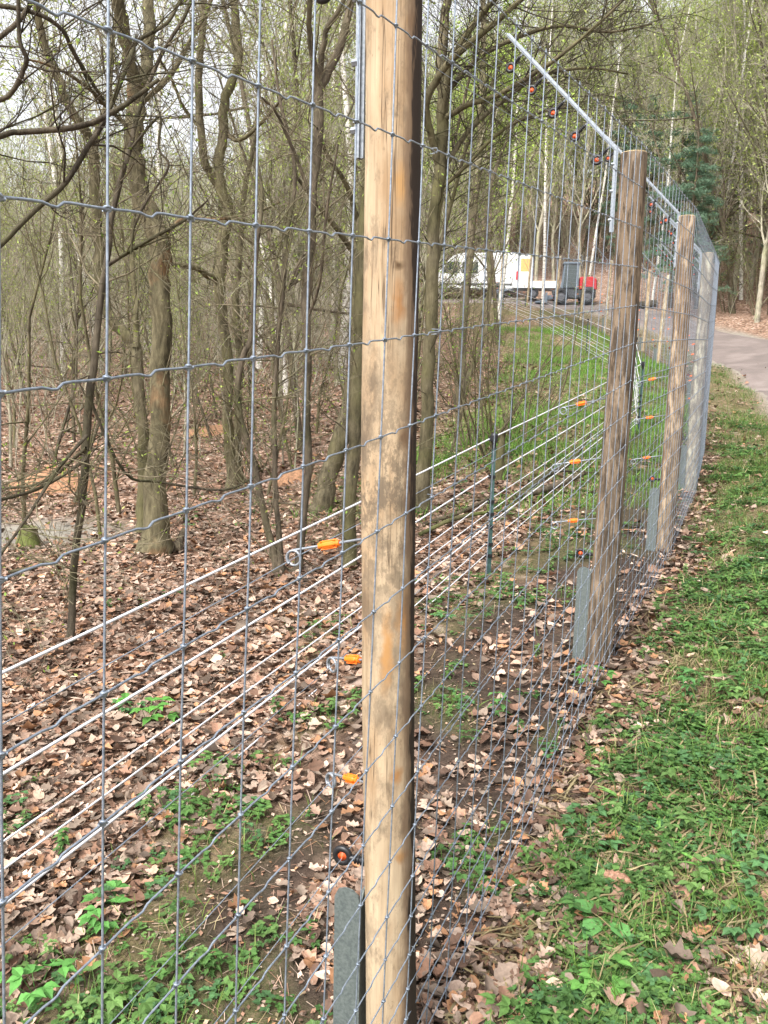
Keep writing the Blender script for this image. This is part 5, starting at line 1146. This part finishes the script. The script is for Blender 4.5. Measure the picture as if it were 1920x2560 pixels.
prism('windscreen', [(1.93, 1.32), (1.40, 2.02), (1.43, 2.04), (1.97, 1.34)], -.82, .82, M_GLASS, VAN); prism('bumper', [(2.5, .36), (2.83, .42), (2.83, .66), (2.5, .66)], -.95, .95, M_TRIM, VAN, .03); prism('rear_opening_shade', [(-2.915, .6), (-2.915, 2.4), (-2.90, 2.4), (-2.90, .6)], -.8, .8, M_TRIM, VAN)  # last one: dark sheet on the closed body, painted shade of the open load space
dr = prism('rear_door', [(-3.75, .55), (-3.75, 2.42), (-2.95, 2.42), (-2.95, .55)], .93, .985, M_WHITE, VAN, .012); prism('plywood_lining', [(-3.66, 1.45), (-3.66, 2.2), (-3.05, 2.2), (-3.05, 1.45)], .985, .995, M_PLY, dr)
# dropside trailer with timber
tx, ty = 8.55, 50.6; TR = empty('dropside_trailer', (tx, ty, gz(tx, ty) + .05), math.pi - .1); tag(TR, 'small white dropside trailer carrying round timber behind the van', 'trailer')
b = MB(); b.box((0, 0, .62), (2.6, 1.6, .08)); b.build('deck', M_GREY, TR, False)
for s in (-1, 1): prism('side_board', [(-1.3, .6), (1.3, .6), (1.3, .98), (-1.3, .98)], s * .8, s * .84, M_WHITE, TR, .01)
for e in (-1, 1): b = MB(); b.box((e * 1.285, 0, .79), (.04, 1.58, .38)); b.build('end_board', M_WHITE, TR, False)
for s in (-1, 1): wheel(TR, .15, s * .95, .31, .31, .2)
b = MB(); b.tube([(1.3, 0, .58), (2.0, 0, .5), (2.5, 0, .46)], .045, 8); b.build('drawbar', M_GREY, TR)
cz = gz(tx, ty) + .05; rgl = random.Random(4)
for i in range(7):
    yy = -.55 + .27 * (i % 5) + (.13 if i > 4 else 0); zz = cz + .80 + (.22 if i > 4 else 0); r_ = rgl.uniform(.09, .12); x0_ = rgl.uniform(-.25, .1); c_, s_ = math.cos(math.pi - .1), math.sin(math.pi - .1)
    W = lambda X_, Y_: (tx + c_ * X_ - s_ * Y_, ty + s_ * X_ + c_ * Y_)
    a0 = W(-1.2 + x0_, yy); a1 = W(1.2 + x0_, yy); lo_ = MB(); lo_.tube([(*a0, zz), (*a1, zz)], [r_ + .02, r_], 10); tag(lo_.build('timber_pole', M_WOOD5), 'peeled round pole in the load on the white trailer', 'pole', 'timber poles on the trailer')
# compact loader: grey cab, red engine cover
lx, ly = 10.4, 48.6; LD = empty('compact_loader', (lx, ly, gz(lx, ly) + .03), math.pi - .15); tag(LD, 'compact loader with grey cab and red engine cover parked on the track', 'loader')
prism('chassis', [(-1.2, .35), (1.1, .35), (1.2, .75), (.2, .9), (-1.2, .85)], -.38, .38, M_TRIM, LD, .03)
prism('engine_cover', [(-1.25, .8), (-.28, .8), (-.28, 1.48), (-.95, 1.5), (-1.2, 1.38)], -.45, .45, M_RED, LD, .05)
prism('rear_grille', [(-1.262, .9), (-1.262, 1.3), (-1.24, 1.3), (-1.24, .9)], -.3, .3, M_TRIM, LD)
for s in (-1, 1):
    for px in ((-.22, -.14), (.62, .70)): prism('cab_pillar', [(px[0], .85), (px[1], .85), (px[1] - (.1 if px[0] > 0 else 0), 2.18), (px[0] - (.1 if px[0] > 0 else 0), 2.18)], s * .42, s * .48, M_GREY, LD)
    prism('cab_door', [(-.13, .9), (.6, .9), (.53, 2.14), (-.13, 2.14)], s * .445, s * .455, M_GLASS, LD)
    prism('fender', [(-1.1, .8), (-.95, .92), (-.5, .92), (-.35, .8)], s * .46, s * .72, M_TRIM, LD); prism('lift_arm', [(.1, .55), (.2, .7), (1.5, .45), (1.5, .28)], s * .28, s * .36, M_GREY, LD)
    wheel(LD, -.72, s * .58, .42, .42, .3); wheel(LD, .72, s * .58, .42, .42, .3)
prism('cab_roof', [(-.3, 2.16), (.7, 2.16), (.62, 2.28), (-.24, 2.28)], -.52, .52, M_GREY, LD, .03); prism('windscreen', [(.61, .95), (.63, .95), (.55, 2.12), (.53, 2.12)], -.41, .41, M_GLASS, LD); prism('dashboard', [(.2, .9), (.75, .9), (.7, 1.25), (.4, 1.2)], -.4, .4, M_GREY, LD, .03); prism('bucket', [(1.45, .08), (2.1, .05), (2.12, .12), (1.6, .2), (1.55, .6), (1.45, .6)], -.75, .75, M_GREY, LD)
